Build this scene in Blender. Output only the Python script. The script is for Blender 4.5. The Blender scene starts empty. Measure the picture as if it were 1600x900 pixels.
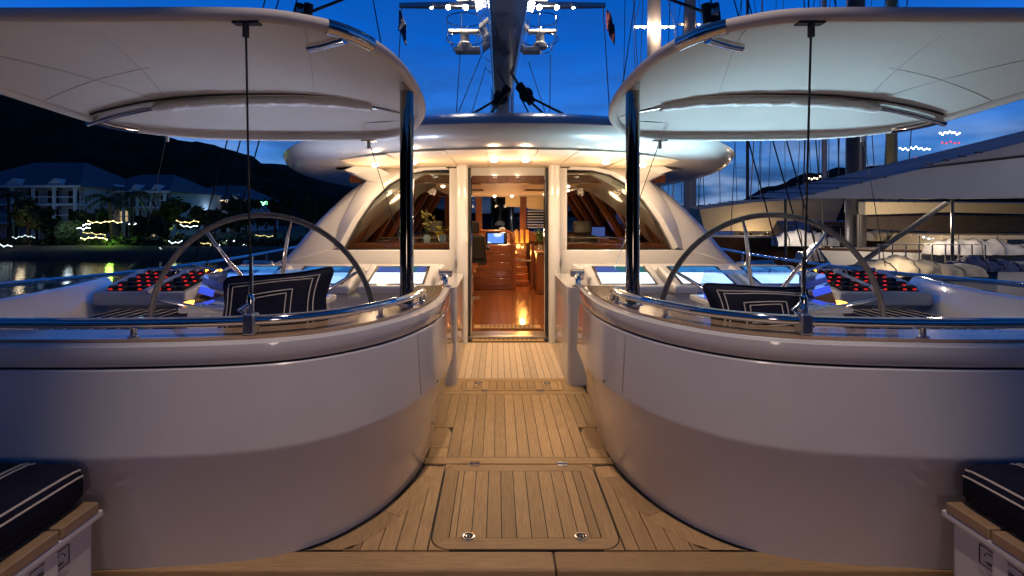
import bpy, bmesh, math, random
from mathutils import Vector, Matrix, noise as mnoise
R = math.radians
rnd = random.Random(7)
S = bpy.context.scene
COL = S.collection

# ------------------------------------------------------------------ camera
CX, EYE, F = -0.13, 1.5, 800.0          # eye point and focal length in pixels of a 1600 px wide frame
cam = bpy.data.cameras.new('camera'); cam_o = bpy.data.objects.new('camera', cam); COL.objects.link(cam_o)
cam.sensor_width = 36; cam.lens = 18; cam.shift_x = 23/1600; cam.shift_y = -114/1600
cam.clip_start = 0.05; cam.clip_end = 3000
cam_o.location = (CX, 0, EYE); cam_o.rotation_euler = (R(90), 0, 0)
S.camera = cam_o

def W(px, py, D):
    """world point seen at photo pixel (px, py) when it lies D metres ahead"""
    return Vector((CX + (px-777)*D/F, D, EYE - (py-336)*D/F))

# ------------------------------------------------------------------ world (dusk) and exposure
wd = bpy.data.worlds.new('World'); S.world = wd; wd.use_nodes = True
nt = wd.node_tree; N = nt.nodes; L = nt.links; N.clear()
def nd(t, **kw):
    n = N.new(t)
    for k, v in kw.items(): setattr(n, k, v)
    return n
out = nd('ShaderNodeOutputWorld'); bg = nd('ShaderNodeBackground'); L.new(bg.outputs[0], out.inputs[0])
tc = nd('ShaderNodeTexCoord'); sep = nd('ShaderNodeSeparateXYZ'); L.new(tc.outputs['Generated'], sep.inputs[0])
rmp = nd('ShaderNodeValToRGB'); L.new(sep.outputs[2], rmp.inputs[0])
el = rmp.color_ramp.elements
stops = [(0.0, (.055,.17,.40)), (.07, (.075,.25,.62)), (.18, (.030,.20,.76)), (.31, (.002,.125,.64)), (.42, (.001,.08,.43)), (.6, (.004,.04,.17)), (1, (.006,.02,.07))]
el[0].position = 0; el[0].color = (*stops[0][1], 1); el[1].position = 1; el[1].color = (*stops[-1][1], 1)
for p, c in stops[1:-1]:
    e = el.new(p); e.color = (*c, 1)
mp = nd('ShaderNodeMapping'); L.new(tc.outputs['Generated'], mp.inputs[0]); mp.inputs['Scale'].default_value = (2.6, 2.6, 9.5)
nz = nd('ShaderNodeTexNoise'); nz.inputs['Scale'].default_value = 1.6; nz.inputs['Detail'].default_value = 7; nz.inputs['Roughness'].default_value = .58
L.new(mp.outputs[0], nz.inputs[0])
cr = nd('ShaderNodeValToRGB'); cr.color_ramp.elements[0].position = .40; cr.color_ramp.elements[1].position = .62
L.new(nz.outputs[0], cr.inputs[0])
low = nd('ShaderNodeMapRange'); low.inputs[1].default_value = .02; low.inputs[2].default_value = .34; low.inputs[3].default_value = 1; low.inputs[4].default_value = .22
L.new(sep.outputs[2], low.inputs[0])
cm = nd('ShaderNodeMath', operation='MULTIPLY'); L.new(cr.outputs[0], cm.inputs[0]); L.new(low.outputs[0], cm.inputs[1])
mx = nd('ShaderNodeMix', data_type='RGBA'); L.new(cm.outputs[0], mx.inputs[0]); L.new(rmp.outputs[0], mx.inputs[6]); mx.inputs[7].default_value = (.018,.060,.20,1)
nz2 = nd('ShaderNodeTexNoise'); nz2.inputs['Scale'].default_value = 2.3; nz2.inputs['Detail'].default_value = 6; L.new(mp.outputs[0], nz2.inputs[0])
cr2 = nd('ShaderNodeValToRGB'); cr2.color_ramp.elements[0].position = .46; cr2.color_ramp.elements[1].position = .62; L.new(nz2.outputs[0], cr2.inputs[0])
low2 = nd('ShaderNodeMapRange'); low2.inputs[1].default_value = .0; low2.inputs[2].default_value = .17; low2.inputs[3].default_value = .95; low2.inputs[4].default_value = 0
L.new(sep.outputs[2], low2.inputs[0])
cm2 = nd('ShaderNodeMath', operation='MULTIPLY'); L.new(cr2.outputs[0], cm2.inputs[0]); L.new(low2.outputs[0], cm2.inputs[1])
mx2 = nd('ShaderNodeMix', data_type='RGBA'); L.new(cm2.outputs[0], mx2.inputs[0]); L.new(mx.outputs[2], mx2.inputs[6]); mx2.inputs[7].default_value = (.33,.47,.74,1)
aft = nd('ShaderNodeMapRange'); aft.inputs[1].default_value = -.5; aft.inputs[2].default_value = .6; aft.inputs[3].default_value = .42; aft.inputs[4].default_value = 1
L.new(sep.outputs[1], aft.inputs[0])
L.new(mx2.outputs[2], bg.inputs[0]); L.new(aft.outputs[0], bg.inputs[1])     # the afterglow is ahead, the sky astern is darker
S.view_settings.view_transform = 'Standard'; S.view_settings.look = 'None'; S.view_settings.exposure = 0; S.view_settings.gamma = 1
S.cycles.use_denoising = True; S.cycles.max_bounces = 7; S.cycles.diffuse_bounces = 4; S.cycles.glossy_bounces = 4
S.cycles.transmission_bounces = 6; S.cycles.transparent_max_bounces = 12
S.cycles.caustics_reflective = False; S.cycles.caustics_refractive = False; S.cycles.sample_clamp_indirect = 4

def lamp(name, kind, loc, energy, color, aim=None, size=.04, angle=None, blend=.3, parent=None, spread=None):
    l = bpy.data.lights.new(name, kind); o = bpy.data.objects.new(name, l); COL.objects.link(o)
    l.energy = energy; l.color = color; l.shadow_soft_size = size
    if kind == 'SPOT': l.spot_size = R(angle); l.spot_blend = blend
    if spread: l.spread = R(spread)
    o.location = loc
    if aim is not None: o.rotation_euler = (Vector(aim)-Vector(loc)).to_track_quat('-Z', 'Y').to_euler()
    if parent is not None: o.parent = parent; o.location = Vector(loc)-Vector(ORG[parent.name])
    return o
WARM = (1, .74, .49); COOL = (.82, .86, 1)
# floodlight high on the mizzen mast astern: lights the cockpit's aft faces and the deck
lamp('mizzen_floodlight', 'SPOT', (.0, -.5, 9.2), 1290, (1, .77, .66), aim=(0, 2.05, -.75), size=.06, angle=27, blend=.55)
lamp('stern_fill_light', 'POINT', (0, -2.0, .95), 17, (1, .76, .66), size=.25)  # warm fill added astern to lift the coaming's outer ends

# ------------------------------------------------------------------ materials
MATS = {}
def pbr(name, col, rough=.5, metal=0, coat=0, var=0, vscale=6, bump=0, bscale=200, rand=0, emit=None, estr=0, stretch=None, spec=.5, rvar=0, col2=None, trans=0, ior=1.45):
    m = bpy.data.materials.new(name); m.use_nodes = True; t = m.node_tree; n = t.nodes; b = n['Principled BSDF']; l = t.links
    b.inputs['Base Color'].default_value = (*col, 1); b.inputs['Roughness'].default_value = rough; b.inputs['Metallic'].default_value = metal
    b.inputs['Coat Weight'].default_value = coat; b.inputs['Coat Roughness'].default_value = .04; b.inputs['Specular IOR Level'].default_value = spec
    b.inputs['Transmission Weight'].default_value = trans; b.inputs['IOR'].default_value = ior
    if emit: b.inputs['Emission Color'].default_value = (*emit, 1); b.inputs['Emission Strength'].default_value = estr
    tcn = n.new('ShaderNodeTexCoord'); mpn = n.new('ShaderNodeMapping'); l.new(tcn.outputs['Object'], mpn.inputs[0])
    if stretch: mpn.inputs['Scale'].default_value = stretch
    if var or rand or col2:
        nz = n.new('ShaderNodeTexNoise'); nz.inputs['Scale'].default_value = vscale; nz.inputs['Detail'].default_value = 6; nz.inputs['Roughness'].default_value = .6
        l.new(mpn.outputs[0], nz.inputs[0])
        if rand:
            oi = n.new('ShaderNodeObjectInfo'); ad = n.new('ShaderNodeVectorMath'); ad.operation = 'ADD'
            sc = n.new('ShaderNodeVectorMath'); sc.operation = 'SCALE'; sc.inputs['Scale'].default_value = 37
            cmb = n.new('ShaderNodeCombineXYZ')
            for i in range(3): l.new(oi.outputs['Random'], cmb.inputs[i])
            l.new(cmb.outputs[0], sc.inputs[0]); l.new(mpn.outputs[0], ad.inputs[0]); l.new(sc.outputs[0], ad.inputs[1]); l.new(ad.outputs[0], nz.inputs[0])
        mr = n.new('ShaderNodeMapRange'); mr.inputs[1].default_value = .3; mr.inputs[2].default_value = .7; l.new(nz.outputs[0], mr.inputs[0])
        mixn = n.new('ShaderNodeMix'); mixn.data_type = 'RGBA'; l.new(mr.outputs[0], mixn.inputs[0])
        c2 = col2 or tuple(c*(1-var) for c in col)
        mixn.inputs[6].default_value = (*col, 1); mixn.inputs[7].default_value = (*c2, 1)
        res = mixn.outputs[2]
        if rand:
            hs = n.new('ShaderNodeHueSaturation'); mv = n.new('ShaderNodeMapRange'); l.new(oi.outputs['Random'], mv.inputs[0]); mv.inputs[3].default_value = 1-rand; mv.inputs[4].default_value = 1+rand
            l.new(mv.outputs[0], hs.inputs['Value']); l.new(res, hs.inputs['Color']); res = hs.outputs[0]
        l.new(res, b.inputs['Base Color'])
        if rvar:
            m2 = n.new('ShaderNodeMapRange'); l.new(nz.outputs[0], m2.inputs[0]); m2.inputs[3].default_value = max(0, rough-rvar); m2.inputs[4].default_value = rough+rvar; l.new(m2.outputs[0], b.inputs['Roughness'])
    if bump:
        nb = n.new('ShaderNodeTexNoise'); nb.inputs['Scale'].default_value = bscale; nb.inputs['Detail'].default_value = 3; l.new(mpn.outputs[0], nb.inputs[0])
        bp = n.new('ShaderNodeBump'); bp.inputs['Strength'].default_value = bump; bp.inputs['Distance'].default_value = .01; l.new(nb.outputs[0], bp.inputs['Height']); l.new(bp.outputs[0], b.inputs['Normal'])
    MATS[name] = m
    return m
def glass(name, tint, refl=.12, rough=.02):
    m = bpy.data.materials.new(name); m.use_nodes = True; t = m.node_tree; n = t.nodes; l = t.links; n.clear()
    o = n.new('ShaderNodeOutputMaterial'); tr = n.new('ShaderNodeBsdfTransparent'); tr.inputs[0].default_value = (*tint, 1)
    gl = n.new('ShaderNodeBsdfGlossy'); gl.inputs['Roughness'].default_value = rough; gl.inputs[0].default_value = (.9,.9,.9,1)
    lw = n.new('ShaderNodeLayerWeight'); lw.inputs[0].default_value = refl; ms = n.new('ShaderNodeMixShader')
    l.new(lw.outputs['Fresnel'], ms.inputs[0]); l.new(tr.outputs[0], ms.inputs[1]); l.new(gl.outputs[0], ms.inputs[2]); l.new(ms.outputs[0], o.inputs[0])
    return m
def emis(name, col, st):
    m = bpy.data.materials.new(name); m.use_nodes = True; t = m.node_tree; n = t.nodes; n.clear()
    o = n.new('ShaderNodeOutputMaterial'); e = n.new('ShaderNodeEmission'); e.inputs[0].default_value = (*col, 1); e.inputs[1].default_value = st; t.links.new(e.outputs[0], o.inputs[0])
    return m
gel = pbr('gelcoat', (.76,.74,.72), .16, coat=1, var=.05, vscale=2.2, rvar=.07, bump=.02, bscale=2.5)
gel_grey = pbr('satin_white_paint', (.70,.69,.68), .38, coat=.15, var=.04, vscale=3)
gel_roof = pbr('roof_paint', (.58,.55,.52), .28, coat=.5, var=.03, vscale=1.2)
ceil_m = pbr('ceiling_panel_cream', (.86,.72,.54), .55, var=.03)
chrome = pbr('polished_steel', (.80,.79,.78), .07, 1, var=.06, vscale=9, rvar=.03)
steel = pbr('brushed_steel', (.62,.61,.60), .28, 1, var=.1, vscale=14)
black = pbr('black_rubber', (.012,.012,.013), .55, var=.2, vscale=20)
dark = pbr('dark_recess', (.02,.018,.018), .8, var=.2)
caulk = pbr('black_caulking', (.040,.034,.030), .7, var=.2, vscale=30)
teak = pbr('teak', (.54,.35,.165), .5, var=.34, vscale=9, stretch=(14, .9, 14), bump=.25, bscale=30, rand=.22, rvar=.08, spec=.35)
teak_pale = pbr('scrubbed_teak', (.64,.51,.37), .5, var=.25, vscale=9, stretch=(14, .9, 14), bump=.2, bscale=30, rand=.14, rvar=.08, spec=.35)
teak_x = pbr('teak_crosswise', (.50,.325,.155), .5, var=.34, vscale=9, stretch=(.9, 14, 14), bump=.25, bscale=30, rand=.12, rvar=.08, spec=.35)
teak_cap = pbr('varnished_teak', (.45,.30,.17), .25, coat=.5, var=.2, vscale=5, stretch=(2, 8, 8), spec=.4)
cherry = pbr('cherry_wood', (.21,.062,.017), .30, coat=.5, var=.35, vscale=4, stretch=(9, 9, 1), rvar=.05, rand=.08)
cherry_fl = pbr('cherry_floor', (.27,.088,.023), .22, coat=.6, var=.35, vscale=4, stretch=(12, 1, 12), rand=.2)
canvas = pbr('white_canvas', (.74,.71,.68), .85, var=.10, vscale=1.8, bump=.5, bscale=5, spec=.2)
chrome_dimmed = pbr('steel_dark_reflection', (.27,.245,.22), .06, 1, var=.1, vscale=6, rvar=.02)  # dark reflections put into the base colour of the posts
clearpl = pbr('crumpled_canvas_sleeve', (.80,.79,.78), .42, var=.06, vscale=10, bump=.9, bscale=22, spec=.5)
navy = pbr('navy_canvas', (.012,.013,.032), .8, var=.4, vscale=9, bump=.8, bscale=14, spec=.25)
pipe_m = pbr('cream_piping', (.72,.66,.56), .7, var=.1)
leather = pbr('black_leather', (.018,.018,.020), .38, var=.3, vscale=20, bump=.25, bscale=120)
grip = pbr('grey_leather_grip', (.15,.135,.12), .5, var=.25, vscale=20, bump=.3, bscale=160)
rope_m = pbr('dark_rope', (.03,.03,.035), .8, bump=.6, bscale=300)

mast_m = pbr('mast_paint', (.32,.32,.34), .2, .3, coat=.8, var=.15, vscale=1.5, stretch=(3, 3, .4))
boom_side = pbr('boom_flank_paint', (.40,.42,.46), .14, .25, coat=1, var=.08, vscale=2)
wpaint = pbr('white_paint', (.78,.76,.73), .4, var=.06)
acryl = glass('blue_acrylic', (.66,.78,1), .3)
thread = pbr('seam_thread', (.42,.40,.39), .9)
wglass = glass('window_glass', (.80,.82,.80), .10)
dglass = glass('night_glass', (.30,.33,.38), .18)
lampw = emis('downlight_lens', (1,.80,.56), 55)
lampin = emis('cabin_downlight_lens', (1,.76,.48), 18)
flood = emis('floodlight_lens', (1,.90,.74), 120)
red_led = emis('red_led', (1,.035,.03), .8)
amber = emis('amber_lamp', (1,.40,.04), 7)
blue_led = emis('blue_led', (.10,.16,1), 1.0)
scr_bezel = pbr('screen_bezel', (.012,.013,.016), .12, coat=.6)

# ------------------------------------------------------------------ mesh helper
ORG = {}
class MB:
    def __init__(s): s.v = []; s.f = []
    def add(s, vs, fs):
        k = len(s.v); s.v += [tuple(v) for v in vs]; s.f += [tuple(i+k for i in f) for f in fs]; return s
    def box(s, a, b):
        x0, y0, z0 = [min(p, q) for p, q in zip(a, b)]; x1, y1, z1 = [max(p, q) for p, q in zip(a, b)]
        return s.hexa([(x0,y0,z0),(x1,y0,z0),(x1,y1,z0),(x0,y1,z0),(x0,y0,z1),(x1,y0,z1),(x1,y1,z1),(x0,y1,z1)])
    def hexa(s, p): return s.add(p, [(0,3,2,1),(4,5,6,7),(0,1,5,4),(1,2,6,5),(2,3,7,6),(3,0,4,7)])
    def quad(s, *p): return s.add(p, [tuple(range(len(p)))])
    def prism(s, poly, a, b, axis='z'):
        """extrude a 2-D polygon between a and b along axis"""
        def P(u, v, w): return {'z': (u, v, w), 'y': (u, w, v), 'x': (w, u, v)}[axis]
        n = len(poly)
        return s.add([P(u, v, a) for u, v in poly]+[P(u, v, b) for u, v in poly], [tuple(range(n)), tuple(range(2*n-1, n-1, -1))]+[(i, (i+1) % n, n+(i+1) % n, n+i) for i in range(n)])
    def loft(s, rings, closed=True, caps=True, loop=False):
        n = len(rings[0]); vs = [v for r in rings for v in r]; fs = []
        m = len(rings)
        for i in range(m if loop else m-1):
            j = (i+1) % m
            for k in range(n if closed else n-1): fs.append((i*n+k, i*n+(k+1) % n, j*n+(k+1) % n, j*n+k))
        if caps and closed and not loop: fs += [tuple(range(n-1, -1, -1)), tuple((m-1)*n+k for k in range(n))]
        return s.add(vs, fs)
    def tube(s, pts, r, n=8, loop=False, caps=True):
        pts = [Vector(p) for p in pts]; rings = []; m = len(pts); up = None
        for i, p in enumerate(pts):
            if loop: t = pts[(i+1) % m]-pts[i-1]
            else: t = pts[min(i+1, m-1)]-pts[max(i-1, 0)]
            t.normalize()
            if up is None: up = Vector((0,0,1)) if abs(t.z) < .9 else Vector((0,1,0))
            a = t.cross(up)
            if a.length < 1e-4: a = t.orthogonal()
            a.normalize(); b = a.cross(t); up = b
            rr = r[i] if isinstance(r, (list, tuple)) else r
            rings.append([p+rr*(math.cos(2*math.pi*k/n)*a+math.sin(2*math.pi*k/n)*b) for k in range(n)])
        return s.loft(rings, True, caps, loop)
    def ball(s, c, r, n=12, m=7):
        r = (r, r, r) if not isinstance(r, (tuple, list)) else r
        rings = [[(c[0]+r[0]*math.sin(math.pi*(i+.02)/(m+.04))*math.cos(2*math.pi*k/n), c[1]+r[1]*math.sin(math.pi*(i+.02)/(m+.04))*math.sin(2*math.pi*k/n), c[2]-r[2]*math.cos(math.pi*(i+.02)/(m+.04))) for k in range(n)] for i in range(m+1)]
        return s.loft(rings)
    def lathe(s, prof, c, n=20, axis='z'):
        def P(r, h, a):
            u, v = r*math.cos(a), r*math.sin(a)
            q = {'z': (u, v, h), 'y': (u, h, v), 'x': (h, u, v)}[axis]
            return (c[0]+q[0], c[1]+q[1], c[2]+q[2])
        return s.loft([[P(max(r, 1e-4), h, 2*math.pi*k/n) for k in range(n)] for r, h in prof])
    def mirror(s, sgn):
        if sgn < 0: s.v = [(-x, y, z) for x, y, z in s.v]
        return s
    def build(s, name, mat, parent=None, smooth=40, bevel=0, kind=None, seg=2):
        me = bpy.data.meshes.new(name)
        o0 = ORG.get(parent.name, (0,0,0)) if parent is not None else (0,0,0)
        me.from_pydata([(x-o0[0], y-o0[1], z-o0[2]) for x, y, z in s.v], [], s.f)
        bm = bmesh.new(); bm.from_mesh(me); bmesh.ops.recalc_face_normals(bm, faces=bm.faces); bm.to_mesh(me); bm.free()
        me.materials.append(mat)
        if smooth:
            me.shade_smooth(); me.set_sharp_from_angle(angle=R(smooth))
        o = bpy.data.objects.new(name, me); COL.objects.link(o); ORG[o.name] = o0
        if parent is not None: o.parent = parent
        if bevel:
            b = o.modifiers.new('bevel', 'BEVEL'); b.width = bevel; b.segments = seg; b.limit_method = 'ANGLE'; b.angle_limit = R(35); b.harden_normals = True
        if kind: o['kind'] = kind
        return o
def tag(o, label, cat, group=None):
    o['label'] = label; o['category'] = cat
    if group: o['group'] = group
    return o
def thing(name, label, cat, loc=(0,0,0), group=None):
    o = bpy.data.objects.new(name, None); COL.objects.link(o); o.location = loc; ORG[o.name] = tuple(loc); o.empty_display_size = .2
    return tag(o, label, cat, group)
def dup(o, loc, label=None, name=None):
    c = o.copy(); COL.objects.link(c); c.location = loc
    ORG[c.name] = tuple(loc)
    if label: c['label'] = label
    for ch in o.children:
        d = ch.copy(); COL.objects.link(d); d.parent = c
        for g in ch.children:
            e = g.copy(); COL.objects.link(e); e.parent = d
    return c
def spline(pts, n=8):
    """Catmull-Rom through points"""
    P = [Vector(p) for p in pts]; P = [2*P[0]-P[1]]+P+[2*P[-1]-P[-2]]; o = []
    for i in range(1, len(P)-2):
        a, b, c, d = P[i-1:i+3]
        for k in range(n):
            t = k/n
            o.append(.5*((2*b)+(c-a)*t+(2*a-5*b+4*c-d)*t*t+(3*b-a-3*c+d)*t**3))
    return o+[P[-2]]
LR = {-1: 'left', 1: 'right'}
# ------------------------------------------------------------------ deck (structure)
deck = MB().prism([(-4.3,2.19),(4.3,2.19),(4.35,6.3),(3.9,13),(2.6,19),(-2.6,19),(-3.9,13),(-4.35,6.3)], -.25, -.010).build('deck', caulk, kind='structure')
lower = MB().box((-4.2,-7,-.45), (4.2,2.17,-.26)).build('lower_deck', teak, kind='structure')
def plank(poly, parent, mat=None, z=0.0, h=.010, name='plank'):
    return MB().prism(poly, z-h, z).build(name, mat or teak, parent, smooth=0)
def rect(x0, y0, x1, y1): return [(x0,y0),(x1,y0),(x1,y1),(x0,y1)]
G = .0021
# nosing boards of the step, with a butt joint right of centre, and their dark riser
for a, b in ((-3.2,.118),(.122,3.2)):
    MB().box((a,2.165,-.075), (b,2.2895,0)).build('nosing_board', teak_x, deck, bevel=.012)
MB().box((-3.2,2.176,-.3), (3.2,2.19,-.075)).build('riser_board', teak_x, deck)
# coaming plan curve (half, right-hand side): rail line from outboard to the walkway
HALF = spline([(3.9,2.154,0),(3.0,2.154,0),(2.2,2.154,0),(1.68,2.160,0),(1.2,2.215,0),(.937,2.33,0),(.735,2.56,0),(.612,2.86,0),(.56,3.15,0),(.548,3.45,0),(.56,3.75,0)], 7)
def off(path, d):
    o = []
    for i, p in enumerate(path):
        t = path[min(i+1, len(path)-1)]-path[max(i-1, 0)]; t.normalize()
        n = Vector((-t.y, t.x, 0))
        if n.y > 0 and abs(n.y) > abs(n.x): n = -n
        if n.x > 0 and abs(n.x) >= abs(n.y): n = -n
        o.append(p+d*n)
    return o
BASE = off(HALF, .012)                       # foot of the coaming on the deck
def base_at(x):                              # y of the coaming foot at half-breadth x
    for a, b in zip(BASE, BASE[1:]):
        if min(a.x, b.x) <= x <= max(a.x, b.x) and a.x != b.x: return a.y+(b.y-a.y)*(x-a.x)/(b.x-a.x)
    return 3.3
# margin boards that follow the coaming foot
sub = [p for p in BASE if p.x < 1.5 and p.y < 3.086]
outer = off(HALF, .115); outer = [o for p, o in zip(BASE, outer) if p.x < 1.5 and p.y < 3.086]
cuts = [0, 11, 19, 27, len(sub)-1]
for sgn in (-1, 1):
    for a, b in zip(cuts, cuts[1:]):
        if b <= a: continue
        inn = [(p.x*sgn, p.y) for p in sub[a:b+1]]; ou = [(p.x*sgn, p.y) for p in outer[a:b+1]]
        if a: k = .06; inn[0] = (inn[0][0]+(inn[1][0]-inn[0][0])*k, inn[0][1]+(inn[1][1]-inn[0][1])*k); ou[0] = (ou[0][0]+(ou[1][0]-ou[0][0])*k, ou[0][1]+(ou[1][1]-ou[0][1])*k)
        poly = inn+ou[::-1]
        poly = [(x, max(y, 2.2935)) for x, y in poly]
        mb = MB(); n = len(inn)
        for i in range(n-1):
            q = [inn[i], inn[i+1], ou[i+1], ou[i]]
            q = [(x, max(y, 2.2935)) for x, y in q]
            mb.add([(x, y, 0) for x, y in q], [(0,1,2,3)])
        mb.build('margin_board', teak, deck, smooth=0)
def outer_at(x):
    for a, b in zip(outer, outer[1:]):
        if min(a.x, b.x) <= x <= max(a.x, b.x) and a.x != b.x: return a.y+(b.y-a.y)*(x-a.x)/(b.x-a.x)
    return 3.1
HX = .432
for sgn in (-1, 1):                          # boards beside the hatch, clipped on the curved margin
    xs = [HX+.012, HX+.075, .585, .665, .745, .825, .905, .985, 1.07, 1.16]
    for x0, x1 in zip(xs, xs[1:]):
        y0, y1 = outer_at(x0+G), outer_at(x1-G)
        y0, y1 = min(y0, 3.085), min(y1, 3.085)
        y0 -= .004; y1 -= .004
        if y1 < 2.32: y1 = 2.30
        if y0 < 2.34: continue
        plank([((x0+G)*sgn,2.2935),((x1-G)*sgn,2.2935),((x1-G)*sgn,y1),((x0+G)*sgn,y0)], deck)
plank(rect(-.57,3.090,.57,3.168), deck, teak_x, name='margin_board')
# planks of the walkway between the two hatches
PW = .0735
for k in range(-8, 8):
    x0, x1 = k*PW+G/1, (k+1)*PW-G/1
    yb, ye = 3.172, 4.285
    if x0 >= .44 or x1 <= -.44: yb = 3.62
    plank(rect(x0, yb, x1, ye), deck)
for sgn in (-1, 1):                          # short blocks let into the plank ends by the coaming
    plank([(.444*sgn,3.30),(.56*sgn,3.30),(.56*sgn,3.612),(.475*sgn,3.612),(.444*sgn,3.52)], deck, teak_x, name='margin_board')
    plank([(.444*sgn,3.172),(.56*sgn,3.172),(.56*sgn,3.295),(.444*sgn,3.295)], deck, name='margin_board')
    for k in range(9):
        xa, xb = sorted((sgn*(.594+k*PW), sgn*(.594+(k+1)*PW-.005)))
        plank(rect(xa, 3.9, xb, 4.285), deck)
plank(rect(-.62,4.290,.62,4.366), deck, teak_x, name='margin_board')
for sgn in (-1, 1): plank(rect(*((-.62,4.371,-.446,4.652) if sgn < 0 else (.446,4.371,.62,4.652))), deck, teak_x, name='margin_board')
plank(rect(-.62,4.656,.62,4.70), deck, teak_x, name='margin_board')
for k in range(-11, 11):                     # lighter planks in front of the saloon door
    plank(rect(k*.062+.0022, 4.704, (k+1)*.062-.0022, 6.02), deck, teak_pale)

# ------------------------------------------------------------------ deck hatches
def rrect(x0, y0, x1, y1, r, n=6):
    o = []
    for cx, cy, a0 in ((x1-r,y0+r,-90),(x1-r,y1-r,0),(x0+r,y1-r,90),(x0+r,y0+r,180)):
        o += [(cx+r*math.cos(R(a0+90*k/n)), cy+r*math.sin(R(a0+90*k/n))) for k in range(n+1)]
    return o
def ring_pull(parent, x, y, z, r):
    MB().lathe([(0,-.004),(r*.45,-.004),(r*.5,-.001),(r*.62,.001)], (x,y,z), 20).build('socket', black, parent)
    o = MB().lathe([(r*.6,0),(r*.62,.005),(r*.8,.006),(r*.97,.004),(r,0)], (x,y,z), 24).build('lift_ring', chrome, parent)
    MB().lathe([(r*.2,0),(r*.2,.004),(r*.34,.005),(r*.34,0)], (x,y,z), 16).build('latch_button', steel, o)
def hatch(name, label, x0, y0, x1, y1, rad, frame, n, edges, rings, hinges, ringr):
    t = thing(name, label, 'hatch', ((x0+x1)/2,(y0+y1)/2,0), 'teak hatches let into the walkway')
    gap = rrect(x0-.006, y0-.006, x1+.006, y1+.006, rad+.006)
    MB().prism(gap, -.009, -.0035).build('seal', black, t, smooth=0)
    o = rrect(x0, y0, x1, y1, rad); i = rrect(x0+frame, y0+frame, x1-frame, y1-frame, .004)
    m = len(o); q = m//4
    for k in range(4):                       # four mitred frame boards
        idx = [(k*q+j) % m for j in range(q//2, q+q//2+1)]
        po = [o[j] for j in idx]; pi = [i[j] for j in idx]
        c = [((a[0]+b[0])/2, (a[1]+b[1])/2) for a, b in zip(po, pi)]
        mb = MB()
        for a in range(len(po)-1): mb.add([(*po[a],.001),(*po[a+1],.001),(*pi[a+1],.001),(*pi[a],.001)], [(0,1,2,3)])
        for p in (po, pi):
            for a in range(len(p)-1): mb.add([(*p[a],.001),(*p[a+1],.001),(*p[a+1],-.0035),(*p[a],-.0035)], [(0,1,2,3)])
        mb.build('frame_board', teak_x if k in (1, 3) else teak, t, smooth=0)
    a, b = x0+frame+.003, x1-frame-.003
    ws = [a+(b-a)*e for e in edges] if edges else [a+(b-a)*k/n for k in range(n+1)]
    for p, r_ in zip(ws, ws[1:]): plank(rect(p+.0024, y0+frame+.003, r_-.0024, y1-frame-.003), t, z=.001, h=.005)
    for x, y in rings: ring_pull(t, x, y, .0015, ringr)
    for x, y in hinges:
        MB().box((x-.028,y-.030,0),(x+.028,y-.003,.005)).box((x-.028,y+.003,0),(x+.028,y+.030,.005)).tube([(x-.03,y,.004),(x+.03,y,.004)], .005, 8).build('hinge', chrome, t, bevel=.001)
    return t
hatch('deck_hatch', 'large square teak deck hatch with rounded corners nearest the viewer', -HX, 2.300, HX, 3.075, .085, .075, 10,
      [0,.045,.145,.245,.345,.445,.545,.65,.755,.855,.93,1], [(-.265,2.385),(.262,2.385)], [(-.265,3.08),(.262,3.08)], .034)
hatch('deck_hatch', 'narrow teak deck hatch further forward between the two helm stations', -.44, 4.375, .44, 4.648, .05, .035, 12,
      None, [(-.30,4.56),(.31,4.56)], [(-.235,4.372),(.235,4.372)], .036)

# ------------------------------------------------------------------ door mat grating
for hx0, hy0, hx1, hy1, rad in ((-HX,2.300,HX,3.075,.085),(-.44,4.375,.44,4.648,.05)):
    for sx, sy in ((0,0),(0,1),(1,0),(1,1)):
        x, y = (hx1+.0065 if sx else hx0-.0065), (hy1+.0065 if sy else hy0-.0065); dx, dy = (-1 if sx else 1), (-1 if sy else 1)
        q = rad+.0065; plank([(x, y)]+[(x+dx*(q-q*math.sin(R(a))), y+dy*(q-q*math.cos(R(a)))) for a in range(0,91,15)], deck, name='corner_fillet')
def grating(label, x, y, w, d, z):
    t = thing('door_mat', label, 'door mat', (x,y,z), 'slotted teak mats at the saloon door')
    MB().box((x-w/2,y-d/2,z),(x+w/2,y+d/2,z+.012)).build('board', teak_x, t, bevel=.003)
    mb = MB()
    nx, ny = int((w-.12)/.055), 5
    for i in range(nx):
        for j in range(ny):
            cx, cy = x-w/2+.07+(w-.14)*(i+.5)/nx, y-d/2+.035+(d-.07)*(j+.5)/ny
            mb.box((cx-.015,cy-.020,z+.0121),(cx+.015,cy+.020,z+.0135))
    mb.build('drain_slot', pbr('mat_slot_shade', (.20,.12,.06), .7), t, smooth=0, kind='stuff')
grating('slotted teak mat on the deck just outside the saloon door', 0, 6.17, .86, .22, 0)
grating('slotted teak mat just inside the door sill on the saloon floor', 0, 6.62, .86, .20, .05)

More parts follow.
